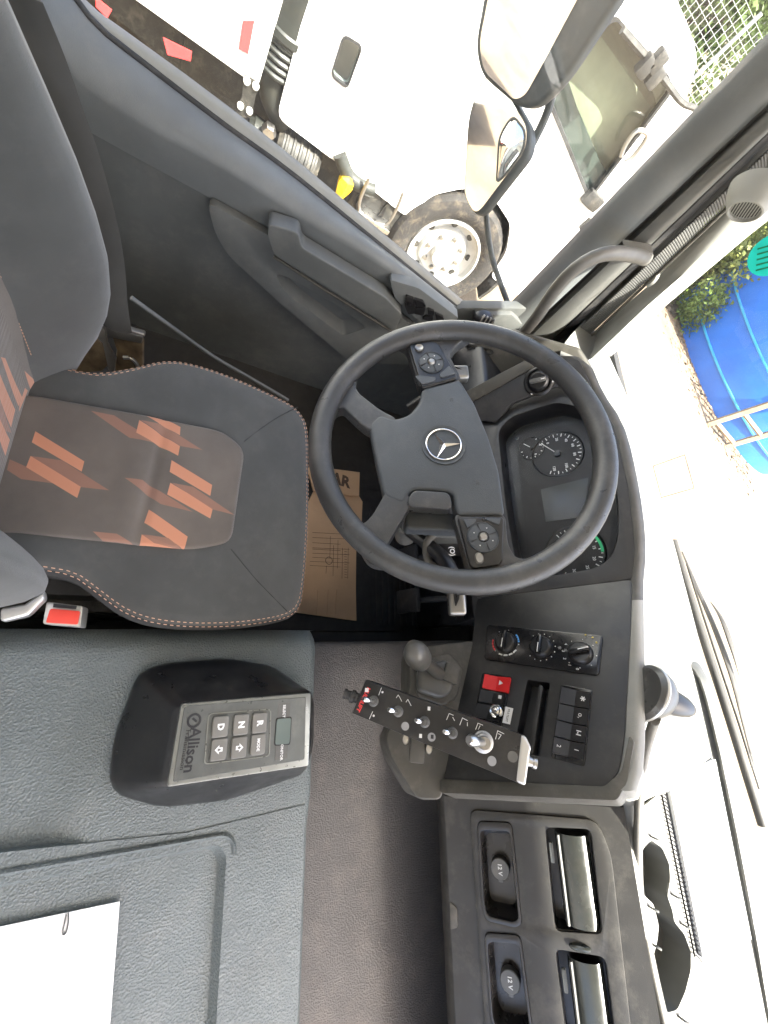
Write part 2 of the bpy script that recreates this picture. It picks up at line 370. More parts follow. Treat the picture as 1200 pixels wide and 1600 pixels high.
# top skin with the rounded shoulder and the front drop, along y sections
xs = [.262, .270, .282, .30, .40, .56, .62, .70, .85, 1.0, 1.3]
def ez(x, y):
    z = TZ
    if x < .30: t = (.30-x)/.038; z -= .03*t*t
    # shallow swelling that carries the selector
    cx, cy = .43, -.2; d = max(abs(x-cx)/.17, abs(y-cy)/.2)
    z += .012*max(0, min(1, (1.12-d)/.2))
    return z
b.skin([[V((x, y, ez(x, y))) for y in [-1.1+.04*k for k in range(26)]+[-.075, -.058, -.046]] for x in [.262, .266, .272, .28, .29, .30]+[.30+.02*k for k in range(1, 16)]], 0)
b.skin([[V((x, y, TZ)) for y in (-1.1, -.5, -.08, -.058, -.046)] for x in (.60, .601)], 0)
# front rolls down to the shelf
rows = []
for dy, dz in ((-.005, 0), (.004, -.003), (.010, -.012), (.014, -.03), (.018, -.075), (.02, -.12)):
    rows.append([V((x, yf+dy, ez(x, -.05)+dz)) for x in xs])
b.skin(rows); b.skin([[V((.262, y, z)) for y in (-1.1, -.6, -.2, -.046, yf+.02)] for z in (.33, .2, -.0)])
b.skin([[V((1.3, y, z)) for y in (-1.1, -.5, yf+.02)] for z in (TZ+.0135, .2, 0)]); b.done('cover_top', 'engine_cover', eng, 60)
# recessed panel with a raised rim on the right half
FE = Fr((0, 0, TZ), (1, 0, 0), (0, 1, 0))
rec = rpoly([FE.px(0, 1372), FE.px(352, 1312), FE.px(343, 1600), (1.3, -.15), (1.3, -.9), (.50, -.9)], .02, 6)
c0 = FE.px(352, 1312)
rec = rpoly([(.552, -.95), (c0[0], c0[1]), (1.3, c0[1]+.02), (1.3, -.95)], .03, 8)
outer = [(.601, -1.1), (.601, -.046), (1.3, -.046), (1.3, -1.1)]
outer = [(.545, -1.1), (.545, -.50), (.575, -.25), (.575, -.046), (1.3, -.046), (1.3, -1.1)]
b = B(); b.plate(FE, outer, [rec], .0135, -.02); b.done('cover_rim', 'engine_cover', eng, 40)
b = B(); b.basin(FE, rec, shrink(rec, .975), .004, .0135); b.done('recessed_panel', 'engine_cover', eng, 40)
rim2 = shrink(rec, 1.0)
b = B(); b.tube([FE.w(p[0]-.012, p[1]+.012, .0135) for p in rec[:-18] if p[1] > -.94], .004, 6); b.done('rim_bead', 'engine_cover', eng, 60)
# shelf ahead of the cover
SZ = .24
sh = thing('footwell_shelf', 'brown grey grained shelf panel ahead of the engine cover', 'shelf panel', (.7, .2, 0))
b = B()
xl = [.285, .287, .292, .30, .36, .5, .7, 1.0, 1.4]
ys = [yf+.012, 0., .04, .1, .2, .3, .4, .5, .6]
b.skin([[V((x, y, SZ-(.02 if x < .286 else .006 if x < .288 else .002 if x < .294 else 0)+.012*math.exp(-((y-.02)/.03)**2))) for y in ys] for x in xl])
b.skin([[V((.285, y, z)) for y in ys] for z in (SZ-.02, .1, 0)])
b.done('shelf_top', 'shelf_cover', sh, 50)

# ------------------------------------------------------------------ driver's door
door = thing('driver_door', 'grey plastic door trim below the side window', 'door', (-.6, -.1, -.1))
NP = 40
def pc(pix, x, n=NP): return resample([ox(p, x) for p in pix], n)
cA = [(100, -40), (135, 10), (200, 58), (320, 145), (450, 245), (600, 370), (735, 483)]
cB = [(85, -40), (120, 5), (155, 48), (225, 103), (350, 198), (450, 270), (575, 370), (715, 483)]
cC = [(60, 20), (85, 80), (165, 145), (250, 200), (350, 252), (476, 334), (544, 373), (617, 419), (700, 480)]
cD = [(-20, 110), (60, 160), (120, 195), (210, 245), (320, 305), (420, 362), (520, 425), (600, 475), (690, 530)]
A = pc(cA, -.645); Bq = pc(cB, -.625); Bq2 = [p+V((0, 0, -.004)) for p in Bq]; Cc = pc(cC, -.565); Dd = pc(cD, -.575)
def mixc(P, Q, t, dx=0, dz=0): return [p.lerp(q, t)+V((dx, 0, dz)) for p, q in zip(P, Q)]
b = B(); b.skin([Bq, mixc(Bq, Cc, .1, 0, .004), mixc(Bq, Cc, .5, 0, .008), mixc(Bq, Cc, .85, .004, .006), mixc(Cc, Dd, .06, .004), mixc(Cc, Dd, .15, .006), mixc(Cc, Dd, .5, .004), Dd]); b.done('window_ledge', 'grey_plastic', door, 70)
b = B(); b.skin([[p+V((-.006, 0, .002)) for p in A], [p+V((0, 0, .006)) for p in A], [p+V((.012, 0, .0)) for p in A], mixc(A, Bq, .9, 0, -.004)]); b.done('window_sill', 'pillar_trim', door, 70)
b = B(); b.tube([p+V((-.004, 0, .001)) for p in Bq], .0055, 8); b.done('sill_seal', 'rubber', door, 70)
low = [V((-.60, p.y, .05)) for p in Dd]; low2 = [V((-.62, p.y, -.15)) for p in Dd]
D1 = [p+V((-.006, 0, -.002)) for p in Dd]
b = B(); b.skin([D1, mixc(D1, low, .3), mixc(D1, low, .7), low, low2]); b.done('lower_panel', 'door_dark', door, 70)
FDo = Fr((-.567, 0, .5), (0, 1, 0), (0, 0, 1))
FDo = Fr(FDo.o, (0, 1, 0), (0, 0, 1)) if Fr(FDo.o, (0, 1, 0), (0, 0, 1)).n.x > 0 else Fr(FDo.o, (0, -1, 0), (0, 0, 1))
def z4(x, y): return (300+x/3.53, 280+y/3.53)
hd = FDo.up(.006)
pk = rpoly(hd.pl([z4(465, 500), z4(540, 525), z4(810, 680), z4(960, 800), z4(835, 845), z4(560, 640), z4(490, 570)]), .012)
pan = rpoly(hd.pl([z4(85, 100), z4(410, 280), z4(1150, 740), z4(1260, 830), z4(1250, 1010), z4(870, 990), z4(490, 670), z4(200, 400), z4(130, 280)]), .02)
b = B(); b.plate(hd, pan, [pk], .012, -.01, .003); b.done('armrest_panel', 'door_grey', door, 40)
b = B(); b.basin(hd, pk, [(p[0]+.004, p[1]+.01) for p in shrink(pk, .8)], .045, .008); b.done('pull_pocket', 'door_grey', door, 40)
# pull handle bar over the pocket
hb = FDo.up(.045)
bar = rpoly(hb.pl([z4(420, 235), z4(590, 288), z4(602, 365), z4(1065, 640), z4(1160, 740), z4(1120, 830), z4(450, 410), z4(418, 320)]), .012)
b = B(); b.prism([hb.w(x, y, -.035) for x, y in bar], hb.n*.04, .009, 3); b.done('pull_handle', 'door_grey', door, 40)
b = B(); b.tube([hb.w(*hb.px(*z4(x, y)), 0) for x, y in ((450, 425), (700, 590), (900, 715), (1110, 845))], .004, 6); b.done('handle_edge', 'console_trim', door, 60)
# window switch pod
def z6(x, y): return (560+x/4.444, 430+y/4.444)
sp = FDo.up(.03)
pod = rpoly(sp.pl([z6(215, 30), z6(420, 90), z6(700, 300), z6(610, 360), z6(430, 330), z6(250, 160)]), .01)
b = B(); b.prism([sp.w(x, y, -.03) for x, y in pod], sp.n*.03, .006); swp = b.done('switch_pod', 'grey_plastic', door, 40)
FSp = sp
for q, nm in (([(330, 130), (385, 150), (400, 250), (345, 260), (320, 200)], 'mirror_control'), ([(385, 150), (450, 170), (470, 210), (400, 210)], 'window_switch'), ([(385, 215), (470, 215), (450, 270), (385, 255)], 'window_switch'), ([(480, 220), (530, 240), (520, 270), (480, 260)], 'window_switch'), ([(470, 270), (520, 280), (515, 315), (440, 290)], 'window_switch'), ([(530, 250), (590, 280), (600, 320), (540, 300)], 'window_switch')):
    pp = rpoly(FSp.pl([z6(*p) for p in q]), .004); b = B(); b.prism([FSp.w(x, y, -.002) for x, y in pp], FSp.n*.009, .002); b.done(nm, 'satin_black', swp, 40)

b = B(); b.prism([V((-.615, y, z)) for y, z in ((.02, -.15), (.02, .36), (.20, .45), (.30, .56), (.46, .66), (.70, .70), (.70, -.15))], V((-.03, 0, 0)), .006); struct(b.done('cab_side_panel', 'door_dark', None, 40))
# door frame round the glass and the window pane
gl = B()
p0, p1 = ox((100, -40), -.645), ox((735, 483), -.645)
top = [V((-.645, -.9, 1.62)), V((-.645, .40, 1.62)), V((-.645, .38, .9))]
gl.face([V((-.645, -.95, .71)), p0, ox((320, 145), -.645), p1, V((-.645, .40, 1.0)), V((-.64, .37, 1.66)), V((-.64, -.95, 1.66))])
gl.done('window_pane', 'door_glass', door, 0)
def pcl(pix, x, n=24): return resample([ox(p, x) for p in pix], n, False)
fr1 = pcl([(775, 505), (800, 480), (1220, 48)], -.64); fr2 = pcl([(800, 520), (835, 505), (1220, 145)], -.60)
b = B(); b.skin([[p+V((-.02, 0, 0)) for p in fr1], fr1, mixc(fr1, fr2, .35, .012), mixc(fr1, fr2, .7, .012), fr2, [p+V((-.03, 0.02, 0)) for p in fr2]]); b.done('window_frame', 'grey_plastic', door, 60)
# plastic triangle of the door by the mirror
b = B(); tp = [V(ox(p, -.60)) for p in ((742, 492), (800, 492), (830, 520), (800, 545), (755, 520))]; b.prism(tp, V((-.03, 0, 0)), .006); b.done('corner_cover', 'door_grey', door, 40)
b = B(); q = Fr(ox((757, 500), -.585), (0, 1, .1), (-.3, 0, 1)); b.lathe([(0, .016), (.018, .014), (.026, .004), (.028, -.01)], q.mat(), 18, 1.2, .8); tw = b.done('tweeter', 'satin_black', door)
b = B()
for k in range(4): b.box((-.018+.012*k, 0, .013), (.004, .036, .006), q.mat(), .001)
b.done('tweeter_bar', 'dull_steel', tw)

# ------------------------------------------------------------------ A pillar, seals and grab handle
pil = thing('windscreen_pillar', 'pale grey windscreen pillar trim with a round vent pod', 'pillar', (-.56, .42, .7))
s1 = pcl([(815, 530), (1220, 148)], -.595); s2 = pcl([(850, 545), (1220, 190)], -.57); s3 = pcl([(862, 550), (1220, 212)], -.565); s4 = pcl([(885, 560), (1220, 245)], -.56)
b = B(); b.skin([[p+V((-.02, .02, 0)) for p in s1], mixc(s1, s2, .15, .004), mixc(s1, s2, .5, .012), mixc(s1, s2, .85, .004), [p+V((-.02, .02, 0)) for p in s2]]); b.done('door_seal', 'seal_grey', pil, 60)
b = B(); b.skin([[p+V((-.035, .02, 0)) for p in fr2], [p+V((-.03, .02, 0)) for p in s2], [p+V((-.03, .015, 0)) for p in s4]]); b.done('pillar_core', 'rib_rubber', pil, 60)
b = B(); b.skin([[p+V((-.012, .01, 0)) for p in s2], mixc(s2, s3, .2, -.006), mixc(s2, s3, .8, -.006), [p+V((-.01, 0, 0)) for p in s3]]); b.done('seal_channel', 'rubber', pil, 60)
b = B(); ra, rb = resample(s3, 120), resample(s4, 120)
for i, (p, q2) in enumerate(zip(ra, rb)):
    d = (q2-p); m_ = (p+q2)/2; y_ = d.normalized(); z_ = V((1, 0, 0)); x_ = y_.cross(z_).normalized(); z_ = x_.cross(y_); mm = Matrix.Identity(4)
    for k in range(3): mm[k][0], mm[k][1], mm[k][2] = x_[k], y_[k], z_[k]
    mm.translation = m_; b.box((0, 0, 0), (.0042, d.length*.8, .006), mm, .001, 1)
o = b.done('ribbed_seal', 'rib_rubber', pil, 40); o['kind'] = 'stuff'
b = B(); b.tube([p+V((.004, -.002, 0)) for p in rb], .004, 6); b.done('seal_lip', 'console_trim', pil, 60)
# trim: from the seal round to the glass edge
t1 = resample([ox(p, -.555) for p in ((890, 562), (1020, 452), (1220, 258))], 24, False)
t3 = resample([oy(p, .60) for p in ((925, 560), (1010, 479), (1150, 357), (1220, 300))], 24, False)
b = B(); b.skin([[p+V((-.02, 0, 0)) for p in t1], t1, mixc(t1, t3, .2, .006), mixc(t1, t3, .45, .012), mixc(t1, t3, .75, .008), t3, [p+V((-.03, .05, 0)) for p in t3], [p+V((-.06, .12, 0)) for p in t3]]); b.done('pillar_cover', 'pillar_trim', pil, 70)
pm = lambda px: (ox(px, -.555)+oy(px, .60))/2
q0 = (ox((1022, 436), -.555)*.55+oy((1022, 436), .60)*.45); fc = Fr(q0, (t1[20]-t1[0]).cross(t3[12]-t1[12]).cross(t1[20]-t1[0]), (t1[20]-t1[0]))
if fc.n.dot(CAM-fc.o) < 0: fc = Fr(fc.o, -fc.u, fc.v)
b = B(); b.lathe([(0, .0035), (.015, .0035), (.0165, .001), (.017, -.004)], fc.mat(0, 0, .008), 24, 1, 1.2); b.done('round_cap', 'pillar_trim', pil)
# round vent pod near the top
ax = V((.72, -.10, -.55)).normalized(); pc0 = ray((1164, 330))*1.10+CAM; fp = axisfr(pc0, ax)
b = B(); b.lathe([(q_*.66, h_*.45) for q_, h_ in ((.066, -.09), (.060, -.05), (.05, -.02), (.043, -.002), (.042, .004), (.038, .005), (.036, .0), (.034, -.006))], fp.mat(), 30); vp = b.done('vent_pod', 'pillar_trim', pil)
b = B(); b.lathe([(0, -.005), (.0245, -.005)], fp.mat(), 24); b.done('vent_back', 'rubber', vp)
b = B()
for k in range(11):
    a = -.021+.0042*k; L_ = 2*math.sqrt(max(.0240**2-a*a, 1e-6)); b.box((a, 0, -.0025), (.0016, L_, .004), fp.mat())
o = b.done('vent_slat', 'pillar_trim', vp, 0); o['kind'] = 'stuff'
# grab handle: a curved bar on the pillar
gh = thing('grab_handle', 'curved brown grey grab handle on the windscreen pillar', 'grab handle', ox((860, 500), -.53))
hp = [ox((800, 540), -.50), ox((835, 500), -.485), ox((870, 450), -.475), ox((905, 415), -.475), ox((945, 397), -.485), ox((985, 398), -.505), ox((1010, 405), -.54)]
b = B(); b.tube(resample(hp, 30), .0155, 12, flat=.8); b.done('handle_bar', 'grab', gh, 60)
b = B(); ft = Fr(ox((1000, 402), -.545), (0, 1, 0), (0, 0, 1)); b.prism([ox(p, -.53) for p in ((975, 388), (1022, 396), (1005, 418), (985, 408))], V((-.03, 0, 0)), .004); b.done('handle_foot', 'grab', gh, 40)
# warmer grey shield behind the bar

# ------------------------------------------------------------------ seat
seat = thing('driver_seat', 'charcoal fabric driver seat with orange zigzag print', 'seat', (.02, -.4, 0))
CZ = .42
sil = [(100, 578), (150, 587), (205, 582), (250, 572), (290, 574), (350, 592), (420, 622), (463, 645), (482, 682), (486, 760), (484, 850), (476, 930), (457, 962), (400, 977), (320, 983), (245, 978), (195, 962), (150, 930), (112, 903), (62, 893), (20, 890)]
rim = [oz(p, CZ-.012) for p in sil] + [V((.2, -.66, CZ-.012)), V((.02, -.68, CZ-.012)), V((-.13, -.66, CZ-.012))]
rim = resample(rim+[rim[0]], 97)[:-1]
sc_ = V((.03, -.34, CZ))
def shz(x, y):
    d = 0
    for e, s_ in ((-.10, -1), (.16, 1)):
        t = (x-e)*s_/.09
        if t > 0: d += .016*min(t, 1)**2
    if y > -.2: d -= .05*((y+.2)/.12)**2*.22
    g = y-(-.36-.05*x*0); d -= .006*math.exp(-((y+.383+.06*(x-.03))/.009)**2)*max(0, 1-((x-.03)/.16)**4); d += .003*math.exp(-((y+.41)/.02)**2)*max(0, 1-((x-.03)/.16)**4)
    return CZ+d
prof = [(.0, 0), (.3, 0), (.55, 0), (.7, 0), (.82, 0), (.90, 0), (.95, -.002), (.98, -.007), (1.0, -.016), (1.008, -.03), (1.004, -.06), (.99, -.10), (.95, -.12)]
b = B(); rows = []
for s_, dz in prof[1:]:
    row = []
    for p in rim:
        q = sc_+(p-sc_)*s_; row.append(V((q.x, q.y, shz(q.x, q.y)+dz)))
    rows.append(row+[row[0]])
b.skin(rows[:7])
c0 = b.b.verts.new((sc_.x, sc_.y, shz(sc_.x, sc_.y)))
for i in range(len(rim)):
    b.b.faces.new([c0]+[b.b.verts.new(rows[0][k]) for k in (i, i+1)])
bmesh.ops.remove_doubles(b.b, verts=b.b.verts, dist=1e-5); b.done('seat_cushion', 'seat_fabric', seat, 80)
b = B(); b.skin(rows[6:]); b.done('cushion_side', 'seat_side', seat, 80)
# piping and double stitching round the edge
def edge_curve(s_, dz, i0, i1): return [V(((sc_+(p-sc_)*s_).x, (sc_+(p-sc_)*s_).y, shz((sc_+(p-sc_)*s_).x, (sc_+(p-sc_)*s_).y)+dz)) for p in rim[i0:i1]]
for s_, dz in ((.962, -.0025), (.988, -.0085)):
    cv = resample(edge_curve(s_, dz, 0, 80), 330, False); b = B()
    for i in range(0, 328, 2): b.tube([cv[i], cv[i+1]], .0007, 5)
    o = b.done('stitching', 'thread', seat, 60); o['kind'] = 'stuff'
# centre panel: a printed insert lying on the cushion
IN1, IN2 = (.60, .25, .135), (.29, .145, .095)
def Z5(pts): return [tuple(oz((x/3.6375, 560+y/3.6375), CZ)[:2]) for x, y in pts]
def PX(pts): return [tuple(oz(p, CZ)[:2]) for p in pts]
polys = [(IN2, Z5([(178, 567), (355, 592), (620, 760), (462, 742)])), (IN2, Z5([(60, 585), (165, 632), (310, 722), (125, 697), (45, 645)])),
         (IN1, Z5([(205, 428), (480, 597), (465, 655), (185, 490)])), (IN1, Z5([(178, 567), (460, 740), (440, 803), (153, 630)])),
         (IN2, PX([(142, 645), (178, 652), (245, 696), (202, 688)])), (IN1, PX([(227, 652), (257, 656), (281, 670), (280, 683)])), (IN1, PX([(217, 660), (280, 700), (277, 715), (212, 680)])), (IN2, PX([(219, 660), (250, 665), (315, 706), (281, 700)])),
         (IN2, PX([(194, 750), (222, 753), (300, 802), (250, 790)])), (IN1, PX([(267, 722), (330, 760), (327, 777), (264, 740)])), (IN1, PX([(265, 757), (331, 796), (327, 812), (260, 775)])), (IN2, PX([(267, 757), (300, 763), (365, 806), (331, 798)])),
         (IN1, PX([(232, 798), (292, 840), (287, 860), (225, 818)])), (IN1, PX([(221, 836), (290, 862), (218, 853)])), (IN2, PX([(221, 836), (262, 842), (285, 860), (240, 850)])), (IN2, PX([(145, 832), (182, 836), (208, 851), (160, 846)]))]
print_mat('seat_print', (.125, .103, .083), polys, (0, 1))
pan = [oz(p, CZ).to_2d() for p in ((40, 618), (60, 620), (200, 645), (350, 675), (383, 702), (362, 848), (300, 860), (150, 846), (0, 830))]
pan = [tuple(p) for p in pan]+[(.16, -.62), (-.08, -.62)]
pan = [tuple(p[:2]) for p in resample([V((*p, 0)) for p in rpoly(pan, .022)]+[V((*rpoly(pan, .022)[0], 0))], 141, False)[:-1]]
b = B(); pcn = cen(pan); rows = []
for k in range(0, 57):
    s_ = k/56; rows.append([])
    for x, y in pan+[pan[0]]:
        X, Y = pcn[0]+(x-pcn[0])*s_, pcn[1]+(y-pcn[1])*s_; rows[-1].append(V((X, Y, shz(X, Y)+.0065-(.0075 if k == 56 else .0015 if k == 55 else 0)+.003*(1-s_**4))))
b.skin(rows); bmesh.ops.remove_doubles(b.b, verts=b.b.verts, dist=1e-6); b.done('centre_panel', 'seat_print', seat, 80)
for cv in ([(381, 690), (420, 662), (462, 640)], [(361, 858), (400, 905), (447, 955)]):
    pts = [V((oz(p, CZ).x, oz(p, CZ).y, 0)) for p in cv]; pts = resample(pts, 12); b = B(); b.tube([V((p.x, p.y, shz(p.x, p.y)-.0003)) for p in pts], .0011, 5); b.done('seam', 'seat_side', seat, 60)
# backrest
def by(x, z):
    lean = -.575-(z-.42)*.10
    e = 0
    for c_, s_ in ((-.105, -1), (.125, 1)):
        t = (x-c_)*s_
        if t > 0: e += (.100 if s_ < 0 else .108)*math.sin(min(t/.10, 1)*math.pi/2)**1.4
    zz = ((.30, .5), (.42, .66), (.50, .9), (.56, .98), (.67, 1), (.79, .86), (.87, .62), (1.2, .45))
    for (za, fa_), (zb, fb_) in zip(zz, zz[1:]):
        if za <= z <= zb: e *= fa_+(fb_-fa_)*(z-za)/(zb-za); break
    return lean+e+.012*math.exp(-((z-.62)/.12)**2)
zs = [.36, .40, .44, .48, .53, .58, .64, .70, .76, .82, .88, .94, 1.0, 1.06, 1.1, 1.12]
def hw(z):  # half width as the bolster narrows
    return .262*min(1, .62+.9*max(0, z-.36)**.5) if z < .6 else .262-max(0, z-.75)*.06
rows = []
for z in zs:
    r_ = []; W_ = hw(z)
    for k in range(41):
        t = -1+2*k/40; x = .004+W_*.95*t; y = by(x, z); e = abs(t)
        if e > .86: y -= .055*((e-.86)/.14)**2.2
        if z > 1.08: y -= (z-1.08)**2*30
        r_.append(V((x, y, z)))
    L0 = [r_[0]+V((.004, -.06, 0)), r_[0]+V((.03, -.11, 0))]; R0 = [r_[-1]+V((-.004, -.06, 0)), r_[-1]+V((-.03, -.11, 0))]
    rows.append(L0[::-1]+r_+R0)
rows.insert(0, [p+V((0, -.03, -.03)) for p in rows[0]])
b = B(); b.skin(rows); b.done('backrest', 'seat_fabric', seat, 80)
# printed centre panel of the backrest, inked stripes in x-z
def BK(pts): return [((lambda q: (q.x, q.z))(oy((x/3.6375, 560+y/3.6375), -.565))) for x, y in pts]
bp = [(IN1, BK([(15, 95), (38, 35), (125, 300), (100, 400)])), (IN1, BK([(70, 10), (90, 15), (160, 230), (140, 280)])), (IN2, BK([(0, 200), (60, 260), (100, 430), (70, 420)])), (IN1, BK([(-10, 215), (5, 205), (90, 470), (65, 560)])), (IN1, BK([(175, 80), (215, 140), (195, 180)])), (IN1, BK([(175, 175), (185, 190), (140, 310), (145, 270)]))]
print_mat('back_print', (.125, .103, .083), bp, (0, 2))
b = B(); rows = []
for z in [.40+.02*k for k in range(34)]:
    rows.append([V((x, by(x, z)+.004-(.004 if k in (0, 16) else 0), z)) for k, x in enumerate([-.118+.256*j/16 for j in range(17)])])
b.skin(rows); b.done('back_panel', 'back_print', seat, 80)
b = B(); cv = resample([V((-.118, by(-.118, .5)+.005, .50)), V((-.118, by(-.118, .7)+.004, .70))], 60)
for i in range(0, 58, 2): b.tube([cv[i], cv[i+1]], .0007, 5)
o = b.done('back_stitching', 'thread', seat, 60); o['kind'] = 'stuff'
b = B(); cv = resample([V((.10, by(.1, .9)+.03, .9)), V((.1, -.4, .9))], 3)
b.b.free()
# seat base
b = B(); b.box((.03, -.42, .15), (.36, .40, .30), None, .03); b.box((.03, -.42, .02), (.40, .46, .04), None, .01); b.done('seat_base', 'rubber', seat)
b = B()
for k in range(5): b.box((.03, -.42, .07+.045*k), (.40-.01*(k % 2), .43, .02), None, .009)
b.done('bellows', 'rubber', seat)
# grey buckle arm of the seat at the right of the backrest
b = B(); b.prism([oz(p, .40) for p in ((0, 950), (38, 944), (70, 922), (72, 935), (45, 962), (0, 972))], V((0, 0, -.03)), .008, 3); b.done('hinge_cover', 'alu', seat)

# seat belt buckle
bu = thing('belt_buckle', 'seat belt buckle with red release button beside the seat', 'belt buckle', oz((98, 962), .30))
FBk = Fr(oz((98, 962), .375), (1, -.1, 0), (.1, 1, .25))
bk = rpoly(FBk.pl([(72, 940), (130, 947), (126, 980), (66, 975)]), .004); 
b = B(); b.prism([FBk.w(x, y, -.03) for x, y in bk], FBk.n*.03, .003); b.done('buckle_frame', 'alu', bu)
b = B(); b.prism([FBk.w(x, y, -.001) for x, y in rpoly(FBk.pl([(79, 951), (126, 955), (122, 976), (72, 973)]), .003)], FBk.n*.004, .0015); b.done('release_button', 'buckle_red', bu)
b = B(); b.prism([FBk.w(x, y, .0) for x, y in FBk.pl([(84, 943), (120, 947), (119, 952), (83, 949)])], FBk.n*.001); b.done('buckle_slot', 'ink', bu, 0)
b = B(); b.tube([FBk.w(*FBk.px(100, 960), -.02), FBk.w(*FBk.px(90, 955), -.16)], .012, 10); b.done('buckle_stalk', 'rubber', bu)
# belt reel gear at the left of the seat
rl = thing('belt_anchor', 'metal belt anchor with camouflage cloth beside the seat', 'belt anchor', ox((190, 555), -.27)+V((0, 0, -.3)))
def z9(x, y): return (120+x/6.667, 480+y/6.667)
FRl = Fr(ox((190, 550), -.30), (0, 1, .15), (-.45, 0, 1))
if FRl.n.dot(CAM-FRl.o) < 0: FRl = Fr(FRl.o, -FRl.u, FRl.v)
def rp(nm, q, m_, h, t, bv=.002): b = B(); b.prism([FRl.w(x, y, h) for x, y in FRl.pl([z9(*p) for p in q])], FRl.n*t, bv); return b.done(nm, m_, rl)
rp('cloth_wrap', [(-80, 500), (140, 300), (260, 420), (330, 620), (250, 700), (-80, 720)], 'camo', -.03, .02, .006)
rp('cloth_wrap', [(350, 330), (680, 370), (680, 660), (380, 700), (400, 480)], 'camo', -.03, .02, .006)
rp('bar', [(270, 110), (720, 240), (725, 275), (265, 150)], 'belt_metal', .0, .016, .004)
rp('bar', [(310, 190), (690, 300), (680, 370), (320, 300)], 'dull_steel', -.008, .012, .002)
rp('bracket', [(240, 160), (310, 200), (330, 350), (420, 520), (400, 660), (345, 620), (285, 340), (180, 240)], 'belt_metal', .002, .012, .002)
b = B(); b.tube(resample([FRl.w(*FRl.px(*z9(x, y)), .004) for x, y in ((490, 515), (560, 520), (620, 570), (650, 640))], 12), .004, 8); b.done('ring', 'steel', rl)
# belt strap and release cable
st = B(); c1 = resample([ox((25, -20), -.40), ox((60, 60), -.40), ox((90, 140), -.38), ox((130, 250), -.36), ox((165, 380), -.33), ox((178, 480), -.31), ox((185, 515), -.30)], 30)
st.skin([[p+V((-.004, .022, 0)) for p in c1], [p+V((.006, .002, 0)) for p in c1], [p+V((.0, -.024, 0)) for p in c1]], .002)
tag(st.done('seat_belt', 'belt', None, 60), 'dark seat belt strap running down beside the backrest', 'seat belt')
st = B(); c1 = resample([ox((205, 465), -.36), ox((260, 505), -.36), ox((330, 555), -.36), ox((390, 590), -.36), ox((450, 625), -.36)], 20)
st.tube(c1, .0045, 8); tag(st.done('seat_rod', 'grey_plastic', None, 60), 'thin pale rod between the seat and the door', 'rod')

# ================================================================== DASHBOARD
dash = thing('dashboard', 'dark plastic truck dashboard with instruments and centre console', 'dashboard', (.4, .5, .3))
t_, a_ = R(25), R(22)
cu = V((math.cos(t_), -math.sin(t_), 0)); cb = V((math.sin(t_), math.cos(t_), 0)); cw = cb*math.sin(a_)+V((0, 0, 1))*math.cos(a_)
FC = Fr(CAM+ray((800, 1030))*.88, cu, cw)                       # centre console face, turned towards the driver
def fw(fr, x, y, h=0): return fr.w(*fr.px(x, y, h), h)
e1, e2 = fw(FC, 745, 935), fw(FC, 988, 905)
e3 = oy((800, 640), .345)
n_ = (e2-e1).cross(e3-e1).normalized()
if n_.dot(CAM-e1) < 0: n_ = -n_
uu = (V((1, 0, 0))-n_*n_.x).normalized(); FD = Fr(e1, uu, n_.cross(uu))          # face round the instruments
pa = R(35); FP = Fr(oy((700, 1420), .27), (1, 0, 0), (0, math.sin(pa), math.cos(pa)))   # passenger side face
# instrument surround
clus = [(778, 672), (800, 650), (870, 628), (922, 640), (950, 700), (966, 780), (966, 840), (955, 872), (930, 888), (838, 904), (806, 880), (790, 790)]
hole = rpoly(FD.pl(clus), .02)
face = rpoly(FD.pl([(738, 655), (775, 660), (800, 632), (868, 606), (925, 610), (960, 665), (982, 760), (992, 850), (988, 905), (745, 935), (732, 800)]), .006)
b = B(); b.plate(FD, face, [hole], 0, -.02, .003); b.done('instrument_surround', 'dark_plastic', dash, 40)
back = [(p[0], p[1]+.0) for p in shrink(hole, .97)]
b = B(); b.basin(FD, hole, back, .05, -.002); bz = b.done('instrument_bezel', 'satin_black', dash, 40)
FK = FD.up(-.047)
def zk(x, y): return (790+x/5.712, 640+y/5.712)
clr = B().plate(FK, rpoly(FK.pl([zk(x, y) for x, y in ((90, 290), (180, 190), (480, 150), (640, 120), (960, 300), (1010, 1100), (900, 1440), (640, 1510), (240, 1500), (200, 1300))]), .01), (), .0, -.004).done('dial_plate', 'dial_black', dash, 0)
def dial(c, pr, nm, nums, a0, a1, n, matt='white_print', arcs=None, needle=None, lab=.0085):
    cc = FK.px(*zk(*c)); r = (V(FK.px(*zk(c[0]+pr, c[1])))-V(cc)).length
    b = B(); b.lathe([(r*1.02, 0), (r*1.06, .002), (r*1.10, 0)], FK.mat(*cc), 40); b.done('dial_ring', 'satin_black', clr)
    b = B()
    for k in range(n+1):
        a = R(a0+(a1-a0)*k/n); big = k % 2 == 0; rr = r*(.90 if big else .94)
        m_ = FK.mat(cc[0]+math.cos(a)*rr, cc[1]+math.sin(a)*rr, .0008, a); b.box((0, 0, 0), (r*(.14 if big else .07), .002 if big else .0012, .0004), m_)
    o = b.done('dial_marks', matt, clr, 0); o['kind'] = 'stuff'
    for s_, ad in nums:
        text('dial_number', s_, FK, cc[0]+math.cos(R(ad))*r*.70, cc[1]+math.sin(R(ad))*r*.70, lab, matt, clr, h=.001, bold=.0001)
    if needle is not None:
        a = R(needle); m_ = FK.mat(cc[0], cc[1], .003, a); b = B(); b.box((r*.42, 0, 0), (r*.84, .0016, .001), m_); b.done('needle', 'white_print', clr, 0)
        b = B(); b.lathe([(0, .006), (r*.14, .005), (r*.15, 0)], FK.mat(*cc), 18); b.done('needle_hub', 'satin_black', clr)
    return cc, r
